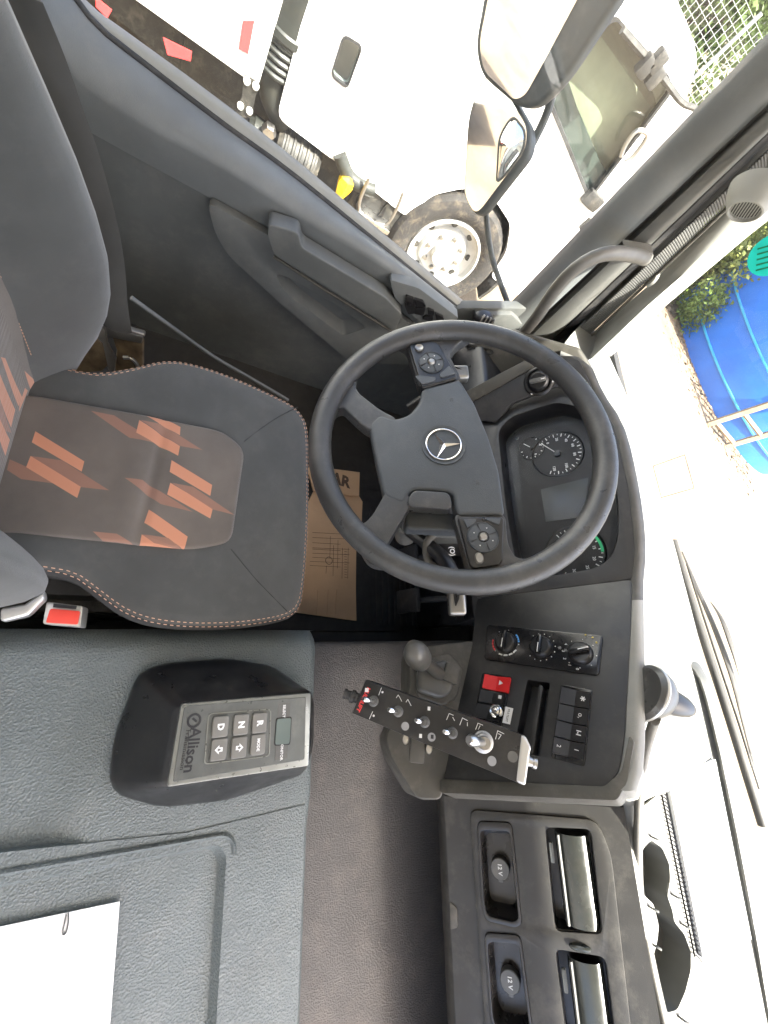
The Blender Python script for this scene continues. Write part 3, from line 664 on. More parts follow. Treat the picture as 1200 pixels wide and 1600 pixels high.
dial((462, 395), 222, 'speed', [('0', 208), ('20', 175), ('40', 142), ('60', 110), ('80', 73), ('100', 24), ('120', -18)], 225, -25, 24, needle=222)
dial((235, 345), 105, 'temp', [('4', 100), ('8', 20)], 150, -80, 10, needle=228, lab=.007)
cc, r = dial((618, 1278), 262, 'rev', [('5', 180), ('10', 138), ('15', 100), ('20', 64), ('25', 30), ('30', -10)], 215, -30, 24)
b = B(); pts = [(cc[0]+math.cos(R(a))*r*1.0, cc[1]+math.sin(R(a))*r*1.0) for a in range(85, 131, 4)]; pts2 = [(cc[0]+math.cos(R(a))*r*.9, cc[1]+math.sin(R(a))*r*.9) for a in range(129, 84, -4)]
b.prism([FK.w(x, y, .0014) for x, y in pts+pts2], FK.n*.0003); b.done('green_band', 'green_print', clr, 0)
b = B(); b.prism([FK.w(cc[0]+math.cos(R(a))*q*r, cc[1]+math.sin(R(a))*q*r, .0014) for a, q in ((-32, 1), (-18, 1), (-18, .9), (-32, .9))], FK.n*.0003); b.done('red_band', 'red_print', clr, 0)
b = B(); dp = FK.pl([zk(x, y) for x, y in ((315, 715), (742, 608), (700, 960), (360, 1005))]); b.prism([FK.w(x, y, .0006) for x, y in dp], FK.n*.001); b.done('display', 'screen_grey', clr, 0)
b = B(); ln = FD.up(-.03); b.face([ln.w(*p) for p in shrink(hole, .99)]); b.done('instrument_lens', 'cluster_lens', dash, 0)
# left switch panel with the light knob, pale strip and its edges
FL = Fr(oy((820, 610), .335), (1, .45, 0), (0, .40, .9))
lp = rpoly(FL.pl([(728, 628), (790, 592), (862, 558), (905, 562), (925, 606), (868, 604), (800, 630), (774, 660), (738, 655)]), .006)
b = B(); b.plate(FL, lp, (), 0, -.02, .003); b.done('light_panel', 'dark_plastic', dash, 40)
b = B(); b.prism([FL.w(x, y, -.01) for x, y in FL.pl([(716, 618), (835, 556), (850, 566), (735, 630)])], FL.n*.014, .003); b.done('trim_strip', 'console_trim', dash, 40)
lc = FL.px(842, 596)
b = B(); b.lathe([(.034, 0), (.034, .004), (.030, .007), (.027, .007)], FL.mat(*lc), 28); lk = b.done('light_dial', 'satin_black', dash)
b = B(); b.lathe([(0, .014), (.018, .014), (.022, .010), (.025, .002)], FL.mat(*lc), 24); b.done('dial_centre', 'satin_black', lk)
b = B(); b.box((0, 0, .018), (.036, .010, .012), FL.mat(*lc, 0, R(75)), .003); b.done('dial_grip', 'grey_knob', lk)
b = B(); b.box((.012, 0, .0245), (.008, .0018, .001), FL.mat(*lc, 0, R(75))); b.done('dial_mark', 'white_print', lk, 0)
for a in (100, 60, -50): mark('dial_symbol', FL, circ((lc[0]+.031*math.cos(R(a)), lc[1]+.031*math.sin(R(a))), .0022, 8), 'white_print', lk, .0062)
# side end of the dash by the door with a small oval vent
FS2 = Fr(oy((760, 560), .36), (1, .8, 0), (0, .3, .9))
b = B(); b.prism([FS2.w(x, y, -.03) for x, y in FS2.pl([(690, 620), (700, 570), (745, 530), (800, 515), (905, 545), (925, 575), (845, 570), (716, 640)])], FS2.n*.03, .008, 3); b.done('dash_end', 'console_trim', dash, 40)
for p in ((763, 549), (735, 542)):
    c_ = FS2.px(*p); b = B(); b.lathe([(.013, 0), (.014, .003), (.010, .003), (.008, -.001), (0, -.001)], FS2.mat(*c_, .0005, R(40)), 18, 1.2, .55); b.done('oval_vent', 'satin_black', dash)
# console face with its openings
cface = rpoly(FC.pl([(745, 935), (988, 905), (986, 980), (976, 1150), (968, 1205), (945, 1232), (692, 1222), (705, 1150), (738, 1000)]), .012)
cub = rpoly(FC.pl([(824, 1062), (859, 1067), (843, 1182), (803, 1170)]), .004)
b = B(); b.plate(FC, cface, [cub], 0, -.015, .003); b.done('console_face', 'console_plastic', dash, 40)
b = B(); b.basin(FC, cub, shrink(cub, .96), .03, -.002); b.done('storage_slot', 'satin_black', dash, 40)
cm = FC.pl([(842, 1068), (848, 1072), (832, 1178), (824, 1174)]); b = B(); b.prism([FC.w(x, y, -.03) for x, y in cm], FC.n*.028, .002); b.done('slot_divider', 'console_plastic', dash)
b = B(); fl_ = rpoly(FC.pl([(690, 1218), (945, 1230), (972, 1206), (984, 1150), (992, 1160), (980, 1225), (965, 1252), (690, 1240)]), .006); b.plate(FC, fl_, (), .006, -.05, .004); b.done('console_border', 'console_trim', dash, 40)
# --- heater panel
hv = rpoly(FC.pl([(762, 977), (943, 994), (937, 1057), (757, 1031)]), .008)
b = B(); b.prism([FC.w(x, y, -.002) for x, y in hv], FC.n*.006, .002); hvo = b.done('heater_panel', 'gloss_black', dash, 40)
FH = FC.up(.0042)
for (kx, ky), rot, ticks in (((790, 1004), R(3), 7), ((845, 1011), R(2), 12), ((907, 1021), R(113), 7)):
    c_ = FH.px(kx, ky)
    b = B(); b.lathe([(0, .010), (.016, .010), (.0185, .008), (.0215, .001), (.0215, -.002)], FH.mat(*c_), 30); ko = b.done('heater_knob', 'satin_black', hvo)
    b = B(); b.box((0, 0, .014), (.036, .009, .012), FH.mat(*c_, 0, rot), .003); b.done('knob_grip', 'gloss_black', ko)
    b = B(); b.box((.008, .0, .0205), (.018, .0014, .0008), FH.mat(*c_, 0, rot)); b.done('knob_pointer', 'white_print', ko, 0)
    for k in range(ticks):
        a = R(-40+260*k/(ticks-1)); mark('scale_mark', FH, circ((c_[0]+.0262*math.cos(a), c_[1]+.0262*math.sin(a)), .0009, 6), 'white_print', ko, .0003)
c_ = FH.px(790, 1004)
for a0, a1, m_ in ((100, 140, 'blue_print'), (-20, 70, 'white_print'), (-95, -40, 'red_print')):
    for k in range(4):
        s0 = a0+(a1-a0)*k/4; s1 = s0+(a1-a0)/4*.75
        mark('temperature_arc', FH, [(c_[0]+q*math.cos(R(a)), c_[1]+q*math.sin(R(a))) for a, q in ((s0, .0275), (s1, .0275), (s1, .0245), (s0, .0245))], m_, hvo, .0004)
c_ = FH.px(907, 1021)
for k, s_ in enumerate('01234'): text('fan_number', s_, FH, c_[0]+.029*math.cos(R(-5-28*k)), c_[1]+.029*math.sin(R(-5-28*k)), .007, 'white_print', hvo, rot=0, h=.0005)
for p in ((873, 1012), (882, 1016)):
    q = FH.px(*p); text('fan_symbol', '*', FH, q[0], q[1]-.001, .014, 'grey_print', hvo, h=.0005)
for p in ((915, 992), (926, 996), (932, 1004)): mark('yellow_mark', FH, circ(FH.px(*p), .0016, 8), 'yellow_print', hvo, .0005)
# --- left switch column: hazard, lamp switch, button, label
b = B(); b.prism([FC.w(x, y, -.001) for x, y in rpoly(FC.pl([(754, 1052), (800, 1058), (782, 1150), (738, 1140)]), .004)], FC.n*.004, .0015); swc = b.done('switch_frame', 'gloss_black', dash)
FW = FC.up(.003)
def rocker(q, m_, nm, parent, tilt=.006):
    P = FW.pl(q); t = bmesh.new(); hi = [0, tilt, tilt, 0]
    mid = [((P[0][0]+P[1][0])/2, (P[0][1]+P[1][1])/2), ((P[3][0]+P[2][0])/2, (P[3][1]+P[2][1])/2)]
    b = B()
    A_ = [FW.w(*P[0], .006), FW.w(*mid[0], .0025), FW.w(*P[1], .008)]; C_ = [FW.w(*P[3], .006), FW.w(*mid[1], .0025), FW.w(*P[2], .008)]
    A0 = [FW.w(*P[0], 0), FW.w(*mid[0], 0), FW.w(*P[1], 0)]; C0 = [FW.w(*P[3], 0), FW.w(*mid[1], 0), FW.w(*P[2], 0)]
    b.skin([A0, A_, C_, C0]); b.face([A0[0], A_[0], C_[0], C0[0]]); b.face([A0[2], A_[2], C_[2], C0[2]]); return b.done(nm, m_, parent, 0)
rocker([(759, 1055), (799, 1061), (795, 1084), (755, 1076)], 'red_switch', 'hazard_switch', swc)
q = FW.px(784, 1069)
tri = [(q[0]+.0052*math.cos(R(a+90)), q[1]+.0052*math.sin(R(a+90))) for a in (0, 120, 240)]; mark('hazard_triangle', FW, tri, 'white_print', swc, .0075)
rocker([(753, 1079), (792, 1086), (788, 1103), (749, 1097)], 'satin_black', 'lamp_switch', swc)
q = FW.px(783, 1091); mark('switch_symbol', FW, [(q[0]-.003, q[1]-.003), (q[0]+.003, q[1]-.003), (q[0]+.003, q[1]+.003), (q[0]-.003, q[1]+.003)], 'white_print', swc, .0068)
rocker([(748, 1100), (787, 1107), (780, 1128), (741, 1120)], 'satin_black', 'blank_switch', swc)
q = FW.px(777, 1113); b = B(); b.lathe([(0, .013), (.004, .0135), (.007, .012), (.0095, .0125), (.0115, .011), (.012, .004)], FW.mat(*q), 24); b.done('push_button', 'chrome', swc)
lb = FC.pl([(791, 1105), (803, 1108), (798, 1133), (786, 1130)]); b = B(); b.prism([FC.w(x, y, .0036) for x, y in lb], FC.n*.0006); lbo = b.done('name_label', 'paper', swc, 0)
text('label_text', 'MULTILIFT', FC, *FC.px(794.5, 1119), .0052, 'ink', lbo, h=.0046, rot=R(-2), sx=.9)
# --- right bank of eight rocker switches
bk = rpoly(FC.pl([(877, 1070), (926, 1079), (914, 1198), (861, 1184)]), .004); b = B(); b.prism([FC.w(x, y, -.001) for x, y in bk], FC.n*.004, .0015); sbo = b.done('switch_bank', 'gloss_black', dash)
T0, T1, B0, B1 = (879, 1074), (924, 1083), (864, 1178), (912, 1190)
def lerp2(a, b, t): return (a[0]+(b[0]-a[0])*t, a[1]+(b[1]-a[1])*t)
sym = ['*', 'o', 'H', '1']; sym2 = ['', '', '', '2']
for k in range(4):
    tl, tr = lerp2(T0, B0, k/4+.01), lerp2(T1, B1, k/4+.01); bl, br = lerp2(T0, B0, (k+1)/4-.01), lerp2(T1, B1, (k+1)/4-.01)
    ro = rocker([tl, tr, br, bl], 'satin_black', 'rocker_switch', sbo)
    m1 = lerp2(lerp2(tl, bl, .5), lerp2(tr, br, .5), .76); m2 = lerp2(lerp2(tl, bl, .5), lerp2(tr, br, .5), .18)
    q = FW.px(*m1)
    if k == 2: text('switch_symbol', 'I-I', FW, q[0], q[1], .010, 'white_print', ro, h=.0082, bold=.0002)
    elif k == 0: text('switch_symbol', '*', FW, q[0], q[1]-.003, .018, 'white_print', ro, h=.0082, bold=.0002)
    elif k == 1: text('switch_symbol', 'o,', FW, q[0], q[1], .011, 'white_print', ro, h=.0082)
    else:
        text('switch_symbol', '1', FW, q[0], q[1], .009, 'white_print', ro, h=.0082); q = FW.px(*m2); text('switch_symbol', '2', FW, q[0], q[1], .009, 'white_print', ro, h=.0068)
# --- lower console: the ledge that carries the brake lever
g1, g2 = fw(FC, 740, 1000), fw(FC, 692, 1224)
gu = (g2-g1).normalized(); gv = V((0, math.cos(R(25)), math.sin(R(25)))); FG = Fr(g1, gu, gv)
led = rpoly(FG.pl([(640, 1012), (742, 1000), (712, 1130), (694, 1226), (690, 1250), (652, 1250), (612, 1185), (602, 1150), (640, 1080)]), .014)
b = B(); b.prism([FG.w(x, y, -.10) for x, y in led], FG.n*.10, .010, 3); b.done('lower_console', 'console_trim', dash, 40)
gp = rpoly(FG.pl([(648, 1034), (700, 1020), (724, 1048), (712, 1092), (690, 1104), (650, 1088)]), .012)
b = B(); b.prism([FG.w(x, y, -.002) for x, y in gp], FG.n*.010, .004, 3); b.done('lever_plate', 'console_trim', dash, 40)
gp2 = rpoly(FG.up(.02).pl([(652, 1044), (696, 1030), (712, 1052), (704, 1084), (688, 1092), (652, 1080)]), .010)
b = B(); b.prism([FG.w(x, y, .006) for x, y in gp2], FG.n*.022, .009, 3); b.done('lever_housing', 'grey_knob', dash, 40)
# --- brake lever (own thing: it tilts in its housing)
lv0 = fw(FG, 688, 1054, .024); lv1 = CAM+ray((652, 1024))*((lv0-CAM).length-.075)
lev = thing('parking_brake_lever', 'grey parking brake lever with rounded knob on the console', 'brake lever', lv0)
dz = (lv1-lv0).normalized(); fk = Fr(lv0, dz.cross(V((0, 0, 1))), dz.cross(dz.cross(V((0, 0, 1)))))
if fk.n.dot(dz) < 0: fk = Fr(lv0, -fk.u, fk.v)
ll = (lv1-lv0).length
b = B(); b.lathe([(.012, -.01), (.012, ll*.25), (.010, ll*.6), (.010, ll*.9)], fk.mat(), 16); b.done('lever_stem', 'console_trim', lev)
b = B(); b.lathe([(.009, ll*.62), (.017, ll*.72), (.021, ll*.9), (.021, ll*1.08), (.017, ll*1.25), (.008, ll*1.34), (0, ll*1.36)], fk.mat(), 22, 1.15, .9); b.done('lever_knob', 'grey_knob', lev)
b = B(); b.box((0, 0, .004), (.034, .028, .014), FG.mat(*FG.px(698, 1056), .024), .003); b.done('lever_collar', 'console_trim', lev)

# --- passenger face
def zp(x, y): return (680+x/4, 1230+y/4)
pf = FP.pl([(694, 1244), (975, 1262), (1004, 1600)]); pf = [pf[0], pf[1], (1.77-FP.o.x, pf[1][1]), (1.77-FP.o.x, pf[0][1]-.002)]
po1 = rpoly(FP.pl([zp(x, y) for x, y in ((268, 215), (478, 222), (540, 840), (500, 862), (320, 818), (298, 740))]), .012)
po2 = rpoly(FP.pl([zp(x, y) for x, y in ((312, 905), (532, 920), (615, 1560), (575, 1590), (385, 1540), (350, 1440))]), .012)
vt1 = rpoly(FP.pl([zp(x, y) for x, y in ((690, 250), (970, 262), (1042, 905), (750, 885))]), .012)
vt2 = rpoly(FP.pl([zp(x, y) for x, y in ((752, 1010), (1062, 1060), (1140, 1700), (840, 1690))]), .012)
b = B(); b.plate(FP, pf, [po1, po2, vt1, vt2], 0, -.02); b.done('passenger_face', 'dash_lower', dash, 40)
ins = rpoly(FP.pl([zp(x, y) for x, y in ((215, 135), (1010, 200), (1100, 420), (1250, 1750), (330, 1750))]), .02)
b = B(); b.plate(FP, ins, [shrink(po1, 1.02), shrink(po2, 1.02), shrink(vt1, 1.02), shrink(vt2, 1.02)], .004, -.005, .002); b.done('insert_panel', 'dash_lower', dash, 40)
for po, cpx in ((po1, (405, 510)), (po2, (468, 1215))):
    b = B(); b.plate(FP, shrink(po, 1.02), [shrink(po, .88)], .007, -.005, .002); rim_ = b.done('pocket_rim', 'satin_black', dash, 40)
    b = B(); b.basin(FP, shrink(po, .9), shrink(po, .72), .030, .0); poo = b.done('socket_pocket', 'brown_gloss', dash, 40)
    q = FP.up(-.016).px(*zp(*cpx)); b = B(); b.lathe([(0, 0), (.0175, 0), (.019, -.0015), (.019, -.014)], FP.mat(*q, -.014), 26); cap = b.done('socket_cap', 'grey_knob', dash)
    b = B(); b.box((.019, 0, -.002), (.007, .009, .003), FP.mat(*q, -.014), .001); b.done('cap_tab', 'grey_knob', cap)
    text('socket_text', '12 V', FP, q[0], q[1], .011, 'white_print', cap, h=-.0134, bold=.0003)
for k, vt in enumerate((vt1, vt2)):
    pts = vt; a0, a1 = min(p[0] for p in vt), max(p[0] for p in vt); b0, b1 = min(p[1] for p in vt), max(p[1] for p in vt)
    b = B(); b.basin(FP, vt, shrink(vt, .98), .03, .0); b.done('vent_well', 'satin_black', dash, 40)
    b = B(); r_ = (b1-b0)*.36; bc = b0+(b1-b0)*.58
    rows = [[FP.w(x, bc+r_*math.cos(R(th)), -.012+r_*.62*math.sin(R(th))) for x in (a0+.012, a0+.016, (a0+a1)/2, a1-.012, a1-.008)] for th in range(0, 181, 12)]
    b.skin(rows); b.done('vent_barrel', 'vent_metal', dash, 50)
    b = B(); b.tube([FP.w(a0+.012, bc-r_*.80, .0085), FP.w(a1-.012, bc-r_*.80, .0085)], .0032, 6); b.done('vent_lip', 'grey_knob', dash)
    b = B(); b.box((a0+.045, b0+.010, .002), (.034, .007, .008), FP.mat(), .002); b.done('vent_slider', 'grey_plastic', dash)
q = FP.px(*zp(905, 992)); b = B(); b.lathe([(0, .005), (.008, .005), (.011, .003), (.012, 0)], FP.mat(*q, .004), 20, .55, 1.6); b.done('vent_wheel', 'vent_metal', dash)
q = FP.px(*zp(115, 800)); b = B(); b.prism([FP.w(x, y, -.001) for x, y in rpoly([(q[0]-.022, q[1]-.006), (q[0]+.024, q[1]-.008), (q[0]+.018, q[1]+.007), (q[0]-.014, q[1]+.008)], .004)], FP.n*.0035, .001); b.done('finger_notch', 'console_trim', dash)
# valance rolling under the passenger face
lo = [FP.w(x, pf[0][1], 0) for x in (pf[0][0]-.02, .3, .6, pf[2][0])]
b = B(); b.skin([[p+V((0, .006, .004)) for p in lo], [p+V((0, -.002, -.006)) for p in lo], [p+V((0, .004, -.03)) for p in lo], [p+V((0, .03, -.06)) for p in lo], [p+V((0, .07, -.10)) for p in lo], [p+V((0, .12, -.17)) for p in lo]], .01); b.done('valance', 'dash_lower', dash, 60)

# --- dash top: from the rear lip to the foot of the windscreen
lip = [FL.w(*FL.px(862, 556)), FL.w(*FL.px(905, 562)), fw(FD, 930, 612), fw(FD, 962, 665), fw(FD, 984, 760), fw(FD, 994, 850), fw(FC, 990, 905), fw(FC, 990, 980), fw(FC, 990, 1100), fw(FC, 986, 1200), fw(FC, 975, 1238), fw(FP, 984, 1258), fw(FP, 982, 1350), fw(FP, 992, 1450), fw(FP, 1010, 1600), FP.w(pf[2][0], pf[1][1])]
FT = Fr(oy((1040, 1450), .585), (1, 0, 0), (0, 1, .30))
def wsy(x): return .87-.10*max(0, abs(x-.55)-.5)**2
ends = [V((-.60, .62, .735)), V((-.56, .68, .735)), V((-.46, .74, .735)), V((-.32, .79, .737)), V((-.14, .82, .738)), V((.04, .835, .74)), V((.14, .84, .74)), V((.25, .845, .74)), V((.4, .85, .74)), V((.52, .85, .74)), V((.58, .85, .74)), V((.63, .85, .74)), V((.74, .85, .74)), V((.88, .85, .74)), V((1.05, .84, .74)), V((1.77, .74, .74))]
lipS = resample(lip, 60); endS = resample(ends, 60)
rows = [[p+V((0, .0, -.02)) for p in lipS], lipS, [p+V((0, .006, .005)) for p in lipS], [p+V((0, .018, .008)) for p in lipS], [p+V((0, .03, .004)) for p in lipS]]
for t in (.18, .3, .5, .7, .9, 1.0):
    row = []
    for p, e in zip(lipS, endS):
        q = V((p.x+(e.x-p.x)*t, p.y+.03+(e.y-p.y-.03)*t, p.z+(e.z-p.z)*min(1, t*1.6)-(.02*math.sin(t*math.pi))))
        k = min(1, max(0, (q.x-.60)/.05)) if .15 < t < .95 else 0
        zt = FT.o.z-(FT.n.x*(q.x-FT.o.x)+FT.n.y*(q.y-FT.o.y))/FT.n.z-(.07 if t < .75 else .012)
        q.z += (zt-q.z)*k; row.append(q)
    rows.append(row)
ic = next(i for i, p in enumerate(lipS) if p.x > .21)
b = B(); b.skin([r[:ic+1] for r in rows[:5]]+[[V(p)+V((0, .02, -.012)) for p in rows[4][:ic+1]]]); b.done('instrument_cowl', 'cowl', dash, 60)
b = B(); b.skin([r[ic:] for r in rows[:5]]); b.skin(rows[4:]); b.done('dash_top', 'dash_top', dash, 60)
# dark grey lip strip
b = B(); ls = resample([fw(FC, 1000, 1125)+V((0, .03, -.01)), oy((990, 1180), .42), oy((982, 1256), .47), oy((982, 1380), .50), oy((997, 1480), .50), oy((1022, 1597), .50), oy((1060, 1750), .50)], 40)
b.tube([p+V((0, .006, .016)) for p in ls], .013, 10, flat=.6); b.done('tray_lip', 'grab', dash, 60)
# demister slot: grey band in front of the windscreen with perforated grille
b = B(); dm = resample([oy((1072, 1030), .80), oy((1095, 1060), .81), oy((1120, 1150), .815), oy((1150, 1290), .815), oy((1180, 1450), .81), oy((1208, 1620), .80)], 30)
b.tube([p+V((0, 0, .004)) for p in dm], .021, 10, flat=.35, upv=(0, 0, 1)); b.done('demister_band', 'band_grey', dash, 60)
# passenger tray: a flat floor let into the dash top, with two joined cup wells and their spring tabs
def zc(x, y): return (960+x/3.2, 1100+y/3.2)
w1 = FT.pl([zc(x, y) for x, y in ((185, 680), (240, 720), (275, 800), (280, 880), (265, 960), (290, 1030), (300, 1090), (350, 1150), (383, 1240), (383, 1330), (355, 1440), (315, 1530), (265, 1545), (220, 1490), (190, 1390), (186, 1300), (215, 1180), (222, 1110), (195, 1000), (150, 960), (125, 870), (122, 800), (145, 720))])
w1 = rpoly(w1, .006, 3)
tra = FT.pl([(1000, 1150), (1075, 1060), (1100, 1080)]); tra = [FT.px(988, 1275), FT.px(1060, 1215), FT.px(1120, 1200), FT.px(1160, 1310), FT.px(1200, 1500), FT.px(1260, 1800), FT.px(1050, 1800), FT.px(1022, 1600), FT.px(1000, 1470), FT.px(986, 1380), FT.px(984, 1290)]
tra = rpoly(tra, .02)
b = B(); b.plate(FT, tra, [w1], .0, -.004); b.done('tray_floor', 'dash_top', dash, 30)
b = B(); b.basin(FT, w1, [(p[0], p[1]) for p in shrink(w1, .93)], .055, -.001); b.done('cup_well', 'cup_dark', dash, 30)
for x, y in ((178, 660), (285, 950), (170, 1010), (330, 1095), (182, 1195), (318, 1560)):
    q = FT.px(*zc(x, y)); b = B(); b.tube(resample([FT.w(q[0], q[1], 0), FT.w(q[0]+.002, q[1]+.004, .010), FT.w(q[0]+.005, q[1]+.010, .012)], 8), .0022, 6); b.done('spring_tab', 'cup_dark', dash)

# ================================================================== STEERING WHEEL
th, az = R(33.1), R(-94.9); wn = V((math.sin(th)*math.cos(az), math.sin(th)*math.sin(az), math.cos(th)))
FWh = Fr((0, 0, .8), V((1, 0, 0))-wn*wn.x, wn.cross(V((1, 0, 0))))
sw = thing('steering_wheel', 'dark grey four spoke steering wheel with star emblem', 'steering wheel', (0, 0, .8))
b = B(); rimp = [FWh.w(.2175*math.cos(R(a)), .2175*math.sin(R(a))) for a in range(0, 360, 5)]; b.tube(rimp, .0175, 16, closed=True, upv=FWh.n, flat=.95); b.done('rim', 'wheel_leather', sw, 80)
def z1(x, y): return (470+x/2.353, 490+y/2.353)
hbf = FWh.up(-.012)
def wp(nm, q, m_, h0, t, bv, r=.006, fr=hbf, par=sw, seg=3):
    P = rpoly(fr.pl([z1(*p) for p in q], h0+t), r); b = B(); b.prism([fr.w(x, y, h0) for x, y in P], fr.n*t, bv, seg); return b.done(nm, m_, par, 40)
wp('spoke', [(50, 440), (55, 340), (110, 250), (215, 170), (200, 240), (205, 285), (300, 358), (360, 385), (320, 450), (240, 425), (185, 375), (150, 340), (120, 355), (102, 440)], 'wheel_leather', -.014, .0255, .006, .02)
wp('spoke', [(120, 690), (175, 755), (222, 782), (262, 745), (300, 680), (320, 640), (420, 680), (392, 722), (318, 848), (312, 880), (370, 935), (250, 925)], 'wheel_leather', -.014, .0255, .006, .014)
wp('spoke', [(330, 95), (390, 115), (440, 280), (595, 245), (560, 180), (548, 150), (575, 110), (640, 70), (480, 40)], 'wheel_leather', -.016, .024, .006, .012)
wp('spoke', [(560, 735), (625, 960), (590, 1000), (800, 985), (870, 900), (790, 900), (762, 850), (752, 735)], 'wheel_leather', -.016, .024, .006, .012)
hub = wp('hub_pad', [(250, 405), (290, 368), (345, 388), (400, 370), (436, 325), (445, 275), (585, 240), (640, 330), (690, 450), (730, 580), (752, 742), (575, 740), (562, 665), (545, 655), (410, 648), (378, 702), (305, 672), (275, 540)], 'wheel_pad', -.02, .032, .007, .008)
wp('thumb_rest', [(385, 705), (410, 648), (548, 656), (560, 720), (470, 712)], 'wheel_leather', -.01, .026, .006, .01)
b = B(); b.lathe([(.055, -.16), (.052, -.08), (.05, -.02)], FWh.mat(.0, -.02), 24); b.done('hub_boss', 'satin_black', sw)
# pad underside bridge between thumb rest and column
wp('lower_bridge', [(385, 712), (575, 735), (590, 800), (380, 790)], 'wheel_pad', -.05, .03, .006, .008)
# emblem
FHb = hbf.up(.0125); ec = FHb.px(*z1(525, 482))
b = B(); b.lathe([(.0335, .0), (.0335, .0015), (.026, -.0008), (.0, -.0008)], FHb.mat(*ec), 40); em = b.done('emblem_dish', 'wheel_pad', sw)
b = B(); b.tube([FHb.w(ec[0]+.0265*math.cos(R(a)), ec[1]+.0265*math.sin(R(a)), .001) for a in range(0, 360, 8)], .0014, 8, closed=True, upv=FHb.n)
for a in (93, 213, 333):
    d = (math.cos(R(a)), math.sin(R(a))); s_ = (-d[1], d[0]); tip = FHb.w(ec[0]+d[0]*.0262, ec[1]+d[1]*.0262, .0008)
    l_ = FHb.w(ec[0]+s_[0]*.0042+d[0]*.0024, ec[1]+s_[1]*.0042+d[1]*.0024, .0004); r_ = FHb.w(ec[0]-s_[0]*.0042+d[0]*.0024, ec[1]-s_[1]*.0042+d[1]*.0024, .0004); c_ = FHb.w(ec[0], ec[1], .0042)
    b.face([c_, l_, tip]); b.face([c_, tip, r_])
b.done('star_emblem', 'chrome', sw, 25)
for p, rt in (((555, 315), 0), ((650, 622), 0)):
    q = FHb.px(*z1(*p)); text('horn_mark', 'h', FHb, q[0], q[1], .011, 'wheel_leather', hub, h=.0003, rot=R(90))
# control pads
for pad, disc, rr, extra in (([(397, 112), (485, 97), (510, 112), (578, 236), (446, 275)], (480, 180), 44, [([(418, 232), (435, 228), (495, 236), (495, 250), (446, 262)], 0), ([(510, 225), (545, 192), (570, 222), (515, 238)], 0)]),
                             ([(577, 747), (748, 747), (742, 912), (728, 925), (640, 938), (622, 925)], (670, 822), 55, [([(597, 757), (645, 757), (640, 772), (612, 790)], 0), ([(672, 755), (735, 752), (728, 778), (710, 770)], 0)])):
    po = wp('control_pad', pad, 'satin_black', -.012, .026, .003, .006); Fq = hbf.up(.0145); c_ = Fq.px(*z1(*disc)); r_ = (V(Fq.px(*z1(disc[0]+rr, disc[1])))-V(c_)).length
    b = B(); b.lathe([(r_*1.08, 0), (r_*1.05, .002), (r_, .0005), (r_*.4, .0025), (r_*.33, .001)], Fq.mat(*c_), 32); dk = b.done('rocker_disc', 'wheel_pad', po)
    b = B(); b.lathe([(0, .0055), (r_*.2, .005), (r_*.3, .003), (r_*.33, 0)], Fq.mat(*c_), 20); b.done('disc_button', 'dull_steel', po)
    for k in range(4):
        a = R(20+90*k); b = B(); b.box((r_*.66, 0, .0016), (r_*.6, .0012, .0016), Fq.mat(*c_, 0, a)); b.done('disc_groove', 'ink', dk, 0)
        a = R(65+90*k); mark('disc_symbol', Fq, circ((c_[0]+r_*.66*math.cos(a), c_[1]+r_*.66*math.sin(a)), .0013, 3), 'white_print', dk, .0022)
    for q, _ in extra:
        P = Fq.pl([z1(*p) for p in q]); b = B(); b.prism([Fq.w(x, y, -.001) for x, y in rpoly(P, .002, 2)], Fq.n*.0025, .0006, 1); b.done('pad_button', 'wheel_pad', po)
q = hbf.up(.0145).px(*z1(435, 128)); b = B(); b.lathe([(0, .001), (.004, .0012), (.0068, .003), (.0075, 0)], hbf.mat(*q, .0145), 18); b.done('round_button', 'dull_steel', sw)
q = hbf.up(.0145).px(*z1(656, 899)); b = B(); b.lathe([(0, .002), (.006, .0025), (.008, 0)], hbf.mat(*q, .0145), 18, 1.1, .8); b.done('round_button', 'dull_steel', sw)
# column and stalks
colm = thing('steering_column', 'dark steering column shroud behind the wheel', 'steering column', (0, .2, .5))
c0, c1 = FWh.w(0, -.02, -.10), FWh.w(0, -.02, -.42)+V((0, .12, 0))
b = B(); b.tube([c0, c0.lerp(c1, .3), c0.lerp(c1, .7), c1], [.065, .075, .075, .06], 14); b.done('shroud', 'rubber', colm, 60)
b = B(); b.box((0, 0, 0), (.20, .11, .09), Fr(c0.lerp(c1, .25), FWh.u, FWh.v).mat(), .03, 3); b.done('shroud_collar', 'door_dark', colm, 60)
ig = CAM+ray((636, 822))*.80; fi = Fr(ig, FWh.u, FWh.v); b = B(); b.lathe([(.022, -.06), (.020, -.01), (.018, 0), (.014, .001), (.012, -.003), (0, -.003)], fi.mat(), 22); b.done('ignition_lock', 'grey_knob', colm)
def stalk(name, label, pts, rads, m_='satin_black'):
    t = thing(name, label, 'stalk', pts[0]); b = B(); b.tube(resample(pts, 16), [rads[0]+(rads[1]-rads[0])*k/15 for k in range(16)], 12, flat=.7); b.done('stalk_arm', m_, t, 60)
    return t
def D(p, d): return CAM+ray(p)*d
s_ = stalk('column_stalk', 'black retarder stalk below the wheel pointing to the console', [D((640, 830), .80), D((690, 870), .76), D((712, 915), .74), D((714, 948), .735)], (.014, .017))
b = B(); b.box((0, 0, 0), (.03, .052, .022), Fr(D((713, 938), .735), FWh.v, -FWh.u).mat(), .007, 3); b.done('stalk_tip', 'dull_steel', s_, 60)
fz = Fr(D((706, 862), .735), FWh.u, FWh.v); text('stalk_symbol', '(O)', fz, 0, 0, .012, 'white_print', s_, h=.003, bold=.0003)
